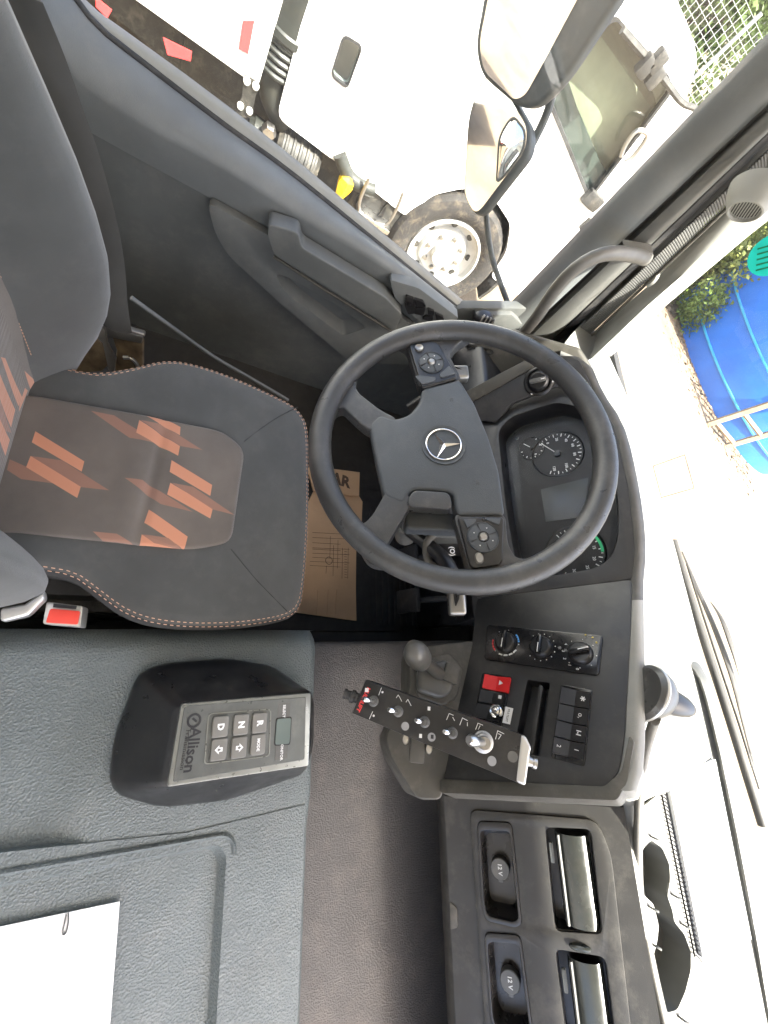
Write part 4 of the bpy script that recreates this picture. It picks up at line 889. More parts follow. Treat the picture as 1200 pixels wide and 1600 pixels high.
b = B(); rg = resample([D((690, 830), .77), D((668, 845), .765), D((668, 875), .765), D((684, 888), .765)], 14); b.tube(rg, .007, 8, flat=.6); b.done('stalk_ring', 'console_trim', s_, 60)
s2 = stalk('column_stalk', 'pale edged indicator stalk showing behind the upper left spoke', [D((640, 640), .80), D((700, 600), .79), D((716, 575), .79)], (.012, .014))
b = B(); b.box((0, 0, 0), (.028, .044, .02), Fr(D((712, 585), .785), FWh.u, FWh.v).mat(), .006, 3); b.done('stalk_tip', 'dull_steel', s2, 60)
# black dash lower part under the wheel
b = B(); b.prism([V((-.56, y, z)) for y, z in ((.30, .50), (.34, .58), (.50, .60), (.60, .3), (.60, -.0), (.52, -.0), (.45, .30))], V((.80, 0, 0)), .01); b.done('lower_dash', 'satin_black', dash, 40)

# ================================================================== WINDSCREEN, WIPER, STICKERS
ws = thing('windscreen', 'large clear windscreen above the dashboard', 'windscreen', (.4, .85, .74))
topc = resample([V((e.x*.97, e.y-.20, 1.74)) for e in ends], 60)
b = B(); b.skin([[p+V((0, .004, -.03)) for p in endS], mixc(endS, topc, .25, 0, 0), mixc(endS, topc, .5), mixc(endS, topc, .75), topc]); b.done('windscreen_pane', 'windscreen_glass', ws, 80)
b = B(); b.skin([[p+V((0, .012, -.04)) for p in endS], [p+V((0, .008, -.008)) for p in endS]], .003); b.done('frit_band', 'frit', ws, 80)
fs = Fr(oy((1206, 398), .60), V((.9, .43, 0)), V((0, 0, 1)))
if fs.n.dot(CAM-fs.o) < 0: fs = Fr(fs.o, -fs.u, fs.v)
b = B(); b.lathe([(0, 0), (.038, 0), (.038, -.001), (0, -.001)], fs.mat(), 36); stk = tag(b.done('round_sticker', 'sticker_green'), 'round turquoise sticker on the windscreen beside the pillar', 'sticker')
text('sticker_text', '0 0 0 0', fs, -.006, .026, .010, 'sticker_ink', stk, h=.0006, bold=.0003)
for k in range(5):
    b = B(); b.box((-.018+.010*k, -.006, .0006), (.003, .034, .0004), fs.mat(0, 0, 0, R(-22))); b.done('sticker_bar', 'sticker_ink', stk, 0)
FWi = Fr(oy((1050, 745), .80), (1, .05, 0), (0, -.19, 1))
sq = FWi.pl([(1020, 728), (1070, 710), (1085, 763), (1033, 778)]); b = B(); b.plate(FWi, sq, [shrink(sq, .965)], 0, -.0004); tag(b.done('square_sticker', 'ink', None, 0), 'clear square sticker with thin grey outline on the windscreen', 'sticker')
wi = thing('wiper', 'dark windscreen wiper lying along the foot of the glass', 'wiper', oy((1100, 980), .93))
WB = resample([oy(p, .93) for p in ((1052, 844), (1070, 905), (1100, 1000), (1139, 1120), (1170, 1220), (1192, 1290))], 20)
b = B(); b.tube(WB, .013, 8, flat=.8); b.done('wiper_blade', 'wiper', wi, 60)
b = B(); b.tube([p+V((0, .012, .012)) for p in WB[2:18]], .003, 6); b.done('blade_spine', 'wiper', wi, 60)
b = B(); b.tube(resample([oy(p, .95) for p in ((1006, 832), (1030, 858), (1063, 895))], 10), [.010-.0005*k for k in range(10)], 8, flat=.4); b.done('wiper_link', 'wiper', wi, 60)
b = B(); b.tube(resample([oy(p, .97) for p in ((1066, 862), (1090, 920), (1118, 985), (1145, 1060), (1165, 1140), (1188, 1230))], 24), [.004+.008*math.sin(math.pi*k/23) for k in range(24)], 8, flat=.5); b.done('wiper_arm_strip', 'wiper', wi, 60)
b = B(); b.tube(resample([oy(p, .97) for p in ((1110, 940), (1128, 968), (1145, 1015), (1155, 1055))], 14), [.002+.009*math.sin(math.pi*k/13) for k in range(14)], 8, flat=.5); b.done('wiper_arm_strip', 'wiper', wi, 60)  # second piece: slim dark leaf shape, tapered at both ends

# ================================================================== THINGS IN THE CAB
# --- gear selector pedestal
gs = thing('gear_selector', 'black gear selector pedestal with grey keypad on the engine cover', 'gear selector', (.43, -.2, TZ))
FQ = Fr((.42, -.2, .492), (1, 0, 0), (0, 1, .02))
tp = FQ.pl([(284, 1100), (262, 1229), (481, 1196), (485, 1083)])
FE2 = Fr((0, 0, .366), (1, 0, 0), (0, 1, 0))
ba = FE2.pl([(178, 1150), (170, 1215), (182, 1237), (250, 1256), (350, 1245), (470, 1205), (483, 1160), (484, 1085), (420, 1040), (350, 1028), (255, 1036), (215, 1050)])
def ring(poly, n=64):
    q = resample([V((*p, 0)) for p in poly]+[V((*poly[0], 0))], n+1, False)[:-1]
    c_ = cen([tuple(p[:2]) for p in q]); k = min(range(n), key=lambda i: abs(math.atan2(q[i].y-c_[1], q[i].x-c_[0])-0)); q = q[k:]+q[:k]
    if (q[5].x-q[0].x)*(c_[1]-q[0].y)-(q[5].y-q[0].y)*(c_[0]-q[0].x) < 0: q = [q[0]]+q[1:][::-1]
    return q
RB = ring(rpoly(ba, .018)); tw_ = [(FQ.w(*p).x, FQ.w(*p).y) for p in tp]; RT = ring(rpoly(tw_, .006))
RM = ring(rpoly([(RT_[0], RT_[1]) for RT_ in shrink(tw_, 1.10)], .015))
lay = [(RB, .34, 1.0), (RB, .392, 1.0), (RB, .400, .985), (RB, .403, .96)]
def lerpring(a, b, t): return [p.lerp(q, t) for p, q in zip(a, b)]
rows = []
for z, rg_ in ((.345, RB), (.385, RB), (.392, [p.lerp(V((*cen([tuple(q[:2]) for q in RB]), 0)), .015) for p in RB]), (.398, lerpring(RB, RM, .10)), (.42, lerpring(RB, RM, .34)), (.455, lerpring(RB, RM, .75)), (.478, RM), (.486, lerpring(RM, RT, .5)), (.4895, RT)):
    rows.append([V((p.x, p.y, z+(.02*(p.y+.2) if z > .47 else 0))) for p in rg_]); rows[-1].append(rows[-1][0])
b = B(); b.skin(rows); b.done('pedestal', 'ped_black', gs, 50)
b = B(); b.prism([FQ.w(x, y, -.006) for x, y in rpoly(shrink(tp, 1.01), .004)], FQ.n*.008, .0025, 2); kp = b.done('keypad_frame', 'keypad_edge', gs, 40)
ti = FQ.up(.003).pl([(288, 1103), (270, 1222), (476, 1187), (478, 1089)])
b = B(); b.prism([FQ.w(x, y, .0012) for x, y in rpoly(ti, .003)], FQ.n*.0022, .0008, 1); kf = b.done('keypad_face', 'keypad_face', gs, 40)
FQ2 = FQ.up(.0034)
def zq(x, y): return (150+x/3.243, 1000+y/3.243)
bd = rpoly(FQ2.pl([zq(*p) for p in ((568, 372), (888, 348), (880, 590), (545, 632))]), .006)
b = B(); b.plate(FQ2, bd, [shrink(bd, .965)], .0008, -.0004); b.done('button_border', 'keypad_edge', kf, 0)
for (x, y), s_ in (((826, 418), 'R'), ((732, 427), 'N'), ((628, 438), 'D'), ((818, 528), 'MODE'), ((722, 543), '^'), ((620, 553), 'v')):
    c_ = FQ2.px(*zq(x, y)); q = rpoly([(c_[0]-.0145, c_[1]-.0115), (c_[0]+.0145, c_[1]-.0115), (c_[0]+.0145, c_[1]+.0115), (c_[0]-.0145, c_[1]+.0115)], .004)
    b = B(); b.prism([FQ2.w(a, e, -.0005) for a, e in q], FQ2.n*.0048, .002, 3); ko = b.done('key', 'key_button', kf, 40)
    if len(s_) == 1 and s_ in 'RND': text('key_letter', s_, FQ2, *c_, .0125, 'white_print', ko, h=.0046, bold=.0006)
    elif s_ == 'MODE': text('key_letter', s_, FQ2, *c_, .0062, 'white_print', ko, h=.0046, bold=.0002)
    else:
        k = 1 if s_ == '^' else -1
        arrow = [(0, .006*k), (.006, 0), (.0028, 0), (.0028, -.005*k), (-.0028, -.005*k), (-.0028, 0), (-.006, 0)]
        A_ = [(c_[0]+a, c_[1]+e) for a, e in arrow]; b = B(); b.plate(FQ2, A_, [[(c_[0]+a*.45, c_[1]+e*.45) for a, e in arrow]], .0049, .0044); b.done('key_arrow', 'white_print', ko, 0)
lc = rpoly(FQ2.pl([zq(*p) for p in ((915, 400), (988, 393), (980, 525), (905, 530))]), .004)
b = B(); b.prism([FQ2.w(x, y, -.0003) for x, y in shrink(lc, 1.1)], FQ2.n*.0009); b.done('display_bezel', 'ink', kf, 0)
b = B(); b.prism([FQ2.w(x, y, .0003) for x, y in lc], FQ2.n*.0016, .0005, 1); b.done('display', 'lcd', kf)
for q, s_ in (((952, 360), 'SELECT'), ((940, 560), 'MONITOR')):
    c_ = FQ2.px(*zq(*q)); mark('label_plate', FQ2, [(c_[0]-.012, c_[1]-.010), (c_[0]+.012, c_[1]-.010), (c_[0]+.012, c_[1]+.010), (c_[0]-.012, c_[1]+.010)], 'grey_knob', kf, .0002)
    text('label_text', s_, FQ2, *c_, .0058, 'white_print', kf, h=.0009, bold=.0001)
c_ = FQ2.px(*zq(487, 555)); text('brand_text', 'Allison', FQ2, *c_, .021, 'ink', kf, h=.0003, bold=.0004, rot=R(-3))
c_ = FQ2.px(*zq(452, 552)); text('brand_text', 'Transmission', FQ2, *c_, .0088, 'ink', kf, h=.0003, rot=R(-3), sx=1.12)
a0_, a1_ = V(FQ2.px(*zq(468, 462))), V(FQ2.px(*zq(462, 645))); mark('brand_rule', FQ2, [tuple(a0_), tuple(a1_), (a1_.x, a1_.y+.0006), (a0_.x, a0_.y+.0006)], 'ink', kf, .0003)
c_ = FQ2.px(*zq(497, 408)); b = B(); b.lathe([(.0068, .0003), (.0068, .0008), (.0098, .0008), (.0098, .0003)], FQ2.mat(*c_), 26)
b.box((0, .001, .0006), (.008, .0028, .0005), FQ2.mat(*c_, 0, R(50)), .0002); b.done('brand_logo', 'ink', kf, 0)

# --- body control box with toggles, hung ahead of the console
def zs_(x, y): return (530+x/3.636, 980+y/3.636)
FX = Fr(CAM+ray((690, 1140))*.735, (1, -.12, 0), (0, .80, .60))
cb_ = thing('control_box', 'black toggle switch box hung in front of the centre console', 'control box', FX.o+V((0, 0, -.1)))
bx = FX.pl([zs_(*p) for p in ((150, 297), (1045, 612), (1062, 625), (1020, 890), (1000, 878), (72, 490))])
b = B(); b.prism([FX.w(x, y, -.045) for x, y in bx], FX.n*.045, .0025, 2); b.done('box_case', 'satin_black', cb_, 40)
en = FX.pl([zs_(*p) for p in ((1030, 604), (1064, 622), (1095, 690), (1085, 720), (1060, 905), (1000, 880))])
b = B(); b.prism([FX.w(x, y, -.046) for x, y in en], FX.n*.047, .006, 3); b.done('end_bracket', 'alu', cb_, 40)
for p, rr in (((195, 420), .8), ((335, 478), .8), ((485, 538), .8), ((642, 600), .8), ((815, 650), 1.5)):
    c_ = FX.px(*zs_(*p)); lean = (FX.n*.8+FX.u*-.15-FX.v*.75).normalized(); o_ = FX.w(*c_)
    b = B(); b.lathe([(.0105*rr, 0), (.0105*rr, .003*rr), (.0088*rr, .004*rr), (.0085*rr, .008*rr), (.0065*rr, .009*rr), (.006*rr, .012*rr), (0, .012*rr)], FX.mat(*c_), 20); tg = b.done('toggle_nut', 'grey_knob' if rr < 1 else 'dull_steel', cb_)
    b = B(); b.tube([o_+FX.n*.008*rr, o_+FX.n*.010*rr+lean*.012*rr, o_+FX.n*.010*rr+lean*.023*rr, o_+FX.n*.010*rr+lean*.027*rr], [.0035*rr, .0045*rr, .0058*rr, .0038*rr], 12); b.done('toggle_stick', 'chrome' if rr < 1 else 'steel', tg)
text('box_text', 'MULTILIFT', FX, *FX.px(*zs_(137, 410)), .0085, 'red_print', cb_, h=.0004, rot=R(-22), bold=.0003)
q = FX.px(*zs_(157, 357)); mark('box_logo', FX, [(q[0]-.003, q[1]-.003), (q[0]+.003, q[1]-.003), (q[0]+.003, q[1]+.003), (q[0]-.003, q[1]+.003)], 'white_print', cb_, .0003)
def stroke(pts, w_=.0009, m_='white_print', nm='box_symbol'):
    P = [V((*FX.px(*zs_(*p)), 0)) for p in pts]
    b = B()
    for s0, s1 in zip(P, P[1:]):
        d = (s1-s0); l_ = d.length; a = math.atan2(d.y, d.x); m_x = FX.mat((s0.x+s1.x)/2, (s0.y+s1.y)/2, .0005, a); b.box((0, 0, 0), (l_+w_, w_, .0003), m_x)
    b.done(nm, m_, cb_, 0)
for q in (([(240, 345), (225, 385)]), ([(190, 480), (172, 520)]), ([(610, 525), (625, 490), (648, 500)]), ([(645, 512), (655, 530)]), ([(685, 555), (700, 515), (728, 530)]), ([(728, 542), (728, 560)]), ([(775, 580), (788, 545), (815, 556)]), ([(800, 560), (790, 580)]), ([(888, 635), (900, 588), (935, 605)]), ([(905, 635), (920, 612), (905, 605)]), ([(325, 400), (335, 385), (345, 400), (355, 420)]), ([(380, 425), (390, 410), (400, 430), (408, 445)])):
    stroke(q)
for p, r_, m_ in (((246, 369), .0017, 'white_print'), ((196, 503), .0017, 'white_print'), ((375, 562), .0062, 'grey_print'), ((525, 624), .0062, 'grey_print'), ((867, 760), .0068, 'grey_print'), ((985, 735), .0078, 'grey_knob')): mark('box_symbol', FX, circ(FX.px(*zs_(*p)), r_, 18), m_, cb_, .0004)
for p in ((510, 462), (462, 617), (528, 622)):
    q = FX.px(*zs_(*p)); mark('box_symbol', FX, [(q[0]-.0028, q[1]-.0022), (q[0]+.0028, q[1]-.0022), (q[0]+.0028, q[1]+.0022), (q[0]-.0028, q[1]+.0022)], 'white_print' if p[0] != 528 else 'ink', cb_, .0009)
stroke([(860, 742), (872, 755), (860, 768), (876, 778)], .0012, 'ink')
stroke([(975, 720), (990, 725), (975, 745), (992, 752)], .0012, 'white_print')
for p, d in (((70, 395), -1), ((1075, 765), 1)):
    c_ = FX.w(*FX.px(*zs_(*p)), -.012); ax_ = ((V(FX.w(*FX.px(*zs_(1060, 760))))-V(FX.w(*FX.px(*zs_(90, 395))))).normalized())*d; ff = Fr(c_, ax_.cross(FX.n), FX.n)
    if ff.n.dot(ax_) < 0: ff = Fr(c_, -ff.u, ff.v)
    b = B(); b.lathe([(.008, -.012), (.008, -.004), (.0105, -.004), (.0105, .002), (.0075, .003), (.0065, .010), (.008, .010), (.008, .015), (0, .016)], ff.mat(), 16); b.done('cable_gland' if d < 0 else 'end_bolt', 'rubber' if d < 0 else 'steel', cb_)
b = B(); q = FX.px(*zs_(450, 660)); b.box((q[0], q[1], -.06), (.07, .025, .03), FX.mat(), .004); br = b.done('bracket', 'console_trim', cb_)
for p in ((378, 634), (510, 690)):
    q = FX.up(-.045).px(*zs_(*p)); b = B(); b.lathe([(0, .003), (.005, .002), (.0065, -.002), (.0065, -.02)], FX.mat(*q, -.045), 14, 1.4, .9); b.done('bracket_bolt', 'steel', br)

# --- little device on the dash lip
b0, b1 = fw(FC, 994, 1085, .0)+V((0, .03, .0)), None
dv = thing('dash_device', 'silver and black pointed device standing on the dash edge', 'device', b0)
ax_ = (D((1083, 1109), (b0-CAM).length+.075)-b0); ln_ = ax_.length; ax_.normalize(); fd = axisfr(b0, ax_)
b = B(); b.lathe([(0, -.012), (.040, -.010), (.046, -.004), (.046, .002), (.044, .012), (.038, .026), (.030, .036), (.024, .042), (0, .044)], fd.mat(), 30, .85, 1.05); b.done('device_base', 'device_silver', dv)
b = B(); b.lathe([(.0465, -.003), (.048, 0), (.0465, .003)], fd.mat(), 30, .85, 1.05); b.done('base_ring', 'alu', dv)
b = B(); b.lathe([(.027, .036), (.027, .045), (.0245, ln_*.62), (.020, ln_*.8), (.013, ln_*.93), (0, ln_)], fd.mat(), 26, .95, .8); b.done('device_nose', 'device_dark', dv)
b = B(); b.box((.0, -.024, .02), (.016, .004, .010), fd.mat(), .001); b.done('device_port', 'satin_black', dv)

# --- papers and notebook
FNb = Fr(FT.w(*FT.px(1090, 1340), .012), FT.u, FT.v)
nb = thing('notebook', 'white spiral notepad with dark cover on the dash tray', 'notepad', FNb.o)
npg = FNb.pl([zc(235, 362), zc(495, 272), zc(590, 640), zc(640, 1100), zc(430, 1290)])
npg = FNb.pl([zc(240, 362), zc(498, 268), zc(680, 1180), zc(432, 1288)])
b = B(); b.prism([FNb.w(x, y, -.012) for x, y in npg], FNb.n*.003); b.done('cover', 'satin_black', nb, 0)
pg = FNb.pl([zc(268, 366), zc(505, 278), zc(685, 1175), zc(446, 1275)]); b = B(); b.prism([FNb.w(x, y, -.009) for x, y in pg], FNb.n*.009); b.done('pages', 'paper', nb, 0)
b = B(); e_a, e_b = V(npg[0]), V(npg[3])
for k in range(40):
    p = e_a.lerp(e_b, (k+.5)/40); b.tube([FNb.w(p.x-.001, p.y, -.012), FNb.w(p.x-.003, p.y-.002, -.005), FNb.w(p.x+.004, p.y+.002, .001)], .0012, 5)
o = b.done('spiral_binding', 'satin_black', nb); o['kind'] = 'stuff'
FPa = Fr((0, 0, TZ+.0005), (1, 0, 0), (0, 1, 0))
pp = FPa.pl([(-60, 1460), (187, 1408), (185, 1750)]); pp = [pp[0], pp[1], (pp[1][0]+.297*.9, pp[1][1]+.02), (pp[0][0]+.28, pp[0][1]+.02)]
b = B(); b.prism([FPa.w(x, y, .0) for x, y in pp], FPa.n*.0015); tag(b.done('paper_sheet', 'paper', None, 0), 'white paper sheets lying in the engine cover recess', 'paper')
cp = [FPa.w(*FPa.px(*p), .0028) for p in ((107, 1425), (107, 1440), (103, 1456), (98, 1457), (101, 1440), (104, 1427), (101, 1442))]
b = B(); b.tube(resample(cp, 40), .0010, 6); tag(b.done('paper_clip', 'grey_knob'), 'small wire paper clip on the white sheets', 'paper clip')

# --- cardboard on the floor
cbd = thing('cardboard', 'flattened brown cardboard box piece on the footwell floor', 'cardboard', oz((520, 860), 0))
FB_ = Fr((0, 0, .012), (1, 0, 0), (0, 1, 0))
def z5c(x, y): return (480+x/5, 720+y/5)
c2 = FB_.pl([z5c(*p) for p in ((50, 240), (405, 275), (432, 320), (425, 500), (385, 560), (380, 1000), (385, 1250), (-120, 1180), (-80, 500))])
b = B(); b.prism([FB_.w(x, y, -.006) for x, y in c2], FB_.n*.006); b.done('board', 'card', cbd, 0)
FB3 = Fr((0, .0, .02), (1, 0, -.03), (0, 1, 0)); c3 = FB3.pl([z5c(*p) for p in ((0, 50), (180, 60), (410, 90), (405, 275), (50, 235))])
b = B(); b.prism([FB3.w(x, y, -.005) for x, y in c3], FB3.n*.005); b.done('flap', 'card', cbd, 0)
text('card_text', 'AR', FB3, *FB3.px(*z5c(262, 154)), .056, 'card_ink', cbd, h=.0006, rot=R(84), bold=.0022)
b = B()
for k in range(9):
    y = 560+40*k if k < 4 else 690+32*(k-4)
    P = [FB_.px(*z5c(*p)) for p in ((40 if k < 7 else 20, y), (330 if k % 2 else 260, y+12))]; d = V(P[1])-V(P[0]); a = math.atan2(d.y, d.x); b.box((0, 0, 0), (d.length, .0012, .0004), FB_.mat((P[0][0]+P[1][0])/2, (P[0][1]+P[1][1])/2, .0006, a))
for x0, y0, y1 in ((180, 590, 760), (205, 660, 900), (240, 620, 840), (275, 680, 920), (320, 680, 920), (150, 820, 880)):
    P = [FB_.px(*z5c(*p)) for p in ((x0, y0), (x0-4, y1))]; d = V(P[1])-V(P[0]); a = math.atan2(d.y, d.x); b.box((0, 0, 0), (d.length, .0012, .0004), FB_.mat((P[0][0]+P[1][0])/2, (P[0][1]+P[1][1])/2, .0009, a))
for k in range(12):
    P = FB_.px(*z5c(300, 690+20*k)); b.box((0, 0, 0), (.0012, .010, .0004), FB_.mat(*P, .0006))
o = b.done('printed_table', 'card_ink', cbd, 0)
b = B(); b.lathe([(.011, .0004), (.013, .0006), (.013, 0)], FB_.mat(*FB_.px(*z5c(170, 780))), 16); b.done('punched_hole', 'card_ink', cbd, 0)
# corrugation creases near the front end
b = B()
for x in (85, 165, 230):
    P = [FB_.w(*FB_.px(*z5c(*p)), .0006) for p in ((x, 1010), (x-10, 1200))]; b.tube(P, .0012, 5)
b.done('crease', 'card', cbd)
# rubber mat with ribs
fm = thing('floor_mat', 'black ribbed rubber mat in the dark footwell', 'floor mat', (0, .2, 0))
b = B(); b.box((0, .15, .003), (.50, .62, .006), None, .002); b.done('mat_base', 'rubber_mat', fm)
for k in range(9): b = B(); b.box((.02, .33+.025*k, .008), (.42, .010, .005), None, .002); b.done('mat_rib', 'rubber_mat', fm)
# pedals in the dark
for i, (x, nm, lb) in enumerate(((.02, 'brake_pedal', 'black brake pedal in the dark footwell below the wheel'), (.16, 'accelerator_pedal', 'black accelerator pedal in the dark footwell nearest the console'))):
    pt = thing(nm, lb, 'pedal', (x, .42, 0)); b = B(); b.box((x, .40, .12), (.075, .015, .11), None, .005); b.done('pedal_pad', 'rubber', pt); b = B(); b.tube([V((x, .41, .12)), V((x, .47, .25)), V((x, .50, .40))], .009, 8); b.done('pedal_arm', 'rubber', pt)

# ================================================================== OUTSIDE
# --- the cab's own mirrors beyond the side window
def mirror(name, label, quad, P0, n, shell):
    f = Fr(P0, V((0, 0, 1)).cross(V(n)), V((0, 0, 1))); P = rpoly(f.pl(quad), .03, 6)
    t = thing(name, label, 'mirror', f.w(*cen(P)))
    b = B(); b.prism([f.w(x, y, -.03) for x, y in rpoly(f.pl(shell), .035, 6)], f.n*.032, .010, 3); b.done('mirror_shell', 'mirror_shell', t, 40)
    b = B(); b.prism([f.w(x, y, .0025) for x, y in P], f.n*.002); g_ = b.done('mirror_glass', 'mirror', t, 0)
    return t, f
m1, f1 = mirror('side_mirror', 'large upper side mirror beyond the door window', [(772, -40), (750, 70), (757, 112), (805, 157), (822, 150), (850, 100), (925, -40)], (-.92, .22, .9), (.52, -.85, .05), [(762, -40), (742, 72), (752, 118), (808, 166), (838, 168), (880, 128), (992, -40)])
m2, f2 = mirror('side_mirror', 'smaller lower side mirror with a curved inset glass', [(760, 118), (783, 128), (825, 200), (823, 235), (745, 338), (727, 305), (735, 180)], (-.90, .24, .75), (.35, -.93, .05), [(756, 112), (786, 123), (829, 200), (827, 238), (746, 343), (723, 307), (731, 178)])
ins_ = rpoly(f2.pl([(782, 215), (803, 182), (822, 205), (820, 235), (790, 275), (778, 285)]), .02, 6); b = B(); rows = []
for k in range(9):
    q_ = shrink(ins_, 1-k/8.01); rows.append([f2.w(x, y, .0050+.016*(1-(1-k/8)**2)) for x, y in q_+[q_[0]]])
b.skin(rows); b.done('inset_glass', 'mirror', m2, 60)
b = B(); b.plate(f2, shrink(ins_, 1.06), [shrink(ins_, .97)], .007, .004); b.done('inset_rim', 'mirror_shell', m2, 0)
b = B(); b.tube(resample([f1.w(*f1.px(850, 130), -.05), f1.w(*f1.px(838, 172), -.05), f2.w(*f2.px(818, 215), -.04)], 16), .010, 10); b.done('mirror_arm', 'mirror_shell', m1)
b = B(); b.tube(resample([f2.w(*f2.px(745, 325), -.04), ox((768, 400), -.78), ox((795, 478), -.66)], 8), .008, 10); b.done('mirror_arm', 'mirror_shell', m2)

b = B(); b.box((.55, -4.3, .4), (2.5, 5.6, 2.6), None, .03); b.box((.55, -1.0, -.35), (2.5, 2.6, .60), None, .03); struct(b.done('own_truck_body', 'box_white'))
# --- neighbouring white truck, parked alongside
TX = -2.74
tr = thing('parked_truck', 'white truck parked alongside beyond the door window', 'truck', (TX-1.1, .5, GZ))
def tx(p, x=TX): return ox(p, x)
# cab side as a plate with window openings
FTk = Fr((TX, 0, 0), (0, 1, 0), (0, 0, 1)); 
fr_ = FTk.pl([(1094, 205), (1070, 152), (1090, 102), (1084, 62), (1040, -8)])
side = [(-.02, -.47), (.60, -.50), (1.0, -.53), (1.06, -.30), (1.22, -.14), (1.45, -.08), (1.7, -.14), (1.86, -.32), (1.92, -.55), (2.45, -.55), (2.6, -.3)]+fr_+[(.9, 1.12), (-.05, 1.12), (-.06, .1)]
win = rpoly(FTk.pl([(857, 162), (920, 316), (1052, 142), (1046, 118), (962, 22), (940, 40)]), .03)
qw = rpoly(FTk.pl([(537, 55), (566, 73), (543, 137), (518, 117)]), .03)
sidep = rpoly(side, .06)
b = B(); b.plate(FTk, sidep, [win, qw], 0, -.05); b.done('cab_side', 'white_paint', tr, 40)
b = B(); b.skin([[V((x_, y, z)) for y, z in [(-.05, -.45), (-.05, 1.12), (.9, 1.12)]+fr_[::-1]+[(2.6, -.3), (2.5, -.5)]] for x_ in (TX-.05, TX-2.2)]); b.done('cab_shell', 'white_paint', tr, 30)
b = B(); b.face([V((TX-.03, *FTk.w(x, y)[1:])) for x, y in win]); b.done('side_window', 'truck_glass', tr, 0)
b = B(); b.plate(FTk, win, [shrink(win, .94)], .004, -.03); b.done('window_seal', 'rubber', tr, 0)
b = B(); b.face([V((TX-.03, *FTk.w(x, y)[1:])) for x, y in qw]); b.done('rear_window', 'truck_glass', tr, 0)
b = B(); b.plate(FTk, shrink(qw, 1.08), [shrink(qw, .96)], .006, -.02); b.done('window_seal', 'rubber', tr, 0)
b = B(); b.box((TX-.6, 1.5, .35), (.9, 1.2, .9), None, .1); b.done('cab_interior', 'interior_cream', tr)
sd = FTk.pl([(857, 162), (885, 120), (905, 180), (940, 262), (950, 278), (920, 316)]); b = B(); b.prism([FTk.w(x, y, -.08) for x, y in sd], FTk.n*.03); b.done('door_trim', 'grey_plastic', tr, 0)
b = B(); b.tube(resample([FTk.w(*FTk.px(x, y), .05) for x, y in ((968, 236), (975, 218), (992, 196), (1008, 200), (1005, 212), (985, 238), (972, 246))], 20), .014, 8); b.done('grab_rail', 'dull_steel', tr)
b = B(); b.tube(resample([FTk.w(*FTk.px(x, y), .12) for x, y in ((965, 25), (990, 55), (1012, 80), (1035, 110), (1058, 140), (1080, 150), (1100, 172))], 16), .016, 8); b.done('mirror_bracket', 'chassis', tr)
for p in ((1018, 70), (1014, 95), (1000, 78), (912, 332)): b = B(); q = FTk.px(*p); b.box((q[0], q[1], .14), (.07, .09, .06), FTk.mat(), .015); b.done('bracket_clamp', 'chassis', tr)
b = B(); q = FTk.px(925, 310); b.box((q[0], q[1], .02), (.16, .10, .05), FTk.mat(), .02); b.done('door_hinge', 'chassis', tr)
# box body with marker plates
b = B(); bb = ox((405, 132), TX); b.box((TX-1.2, bb.y-2.6, .85), (2.4, 5.2, 2.5), None, .02); b.done('cargo_box', 'box_white', tr)
for q in ([(380, 32), (398, 32), (388, 84), (373, 76)], [(255, 58), (300, 80), (298, 95), (262, 85)], [(150, -5), (175, 15), (168, 28), (150, 10)]):
    f_ = Fr((TX+.002, 0, 0), (0, 1, 0), (0, 0, 1)); b = B(); b.prism([f_.w(x, y, 0) for x, y in f_.pl(q)], f_.n*.004); b.done('red_marker', 'truck_red', tr, 0)
# exhaust stack
sy = ox((455, 50), TX+.02).y
b = B(); b.lathe([(.125, 0), (.125, 2.4)], Matrix.Translation((TX-.12, sy+.0, -.16)), 22); b.done('exhaust_stack', 'stack_dark', tr)
b = B(); b.lathe([(.126, 0), (.134, .01), (.134, .04), (.126, .05)], Matrix.Translation((TX-.12, sy, -.15)), 22)
for k in range(5): b.lathe([(.11, 0), (.122, .012), (.122, .02), (.11, .032)], Matrix.Translation((TX-.12, sy, -.32+.034*k)), 22)
b.done('stack_clamp', 'stack_dark', tr)
b = B(); b.tube(resample([V((TX-.12, sy, -.25)), V((TX-.12, sy+.02, -.42)), V((TX-.12, sy+.14, -.52))], 10), .09, 14); b.done('exhaust_elbow', 'stack_dark', tr)
# chassis below
b = B(); b.box((TX-.55, (bb.y-.02)/2, .2), (.5, abs(bb.y)+.0, 1.5)); b.done('cab_gap_shade', 'chassis', tr, 0)  # dark block added to stand for the shade between box and cab
b = B(); b.box((TX-.35, -1.2, -.62), (.08, 6.0, .26)); b.box((TX-.5, -.3, -.55), (.5, .5, .3), None, .02); b.done('frame_rail', 'chassis', tr)
FCh = Fr((TX+.01, 0, 0), (0, 1, 0), (0, 0, 1)); q = FCh.pl([(382, 115), (405, 128), (392, 182), (365, 182), (378, 150)]); b = B(); b.prism([FCh.w(x, y, 0) for x, y in q], FCh.n*.01); pl_ = b.done('mounting_plate', 'chassis', tr, 0)
for p in ((386, 124), (400, 132), (376, 163), (390, 171)): b = B(); b.lathe([(0, .014), (.018, .012), (.02, 0)], FCh.mat(*FCh.px(*p), .01), 10); b.done('bolt', 'rim_paint', pl_)
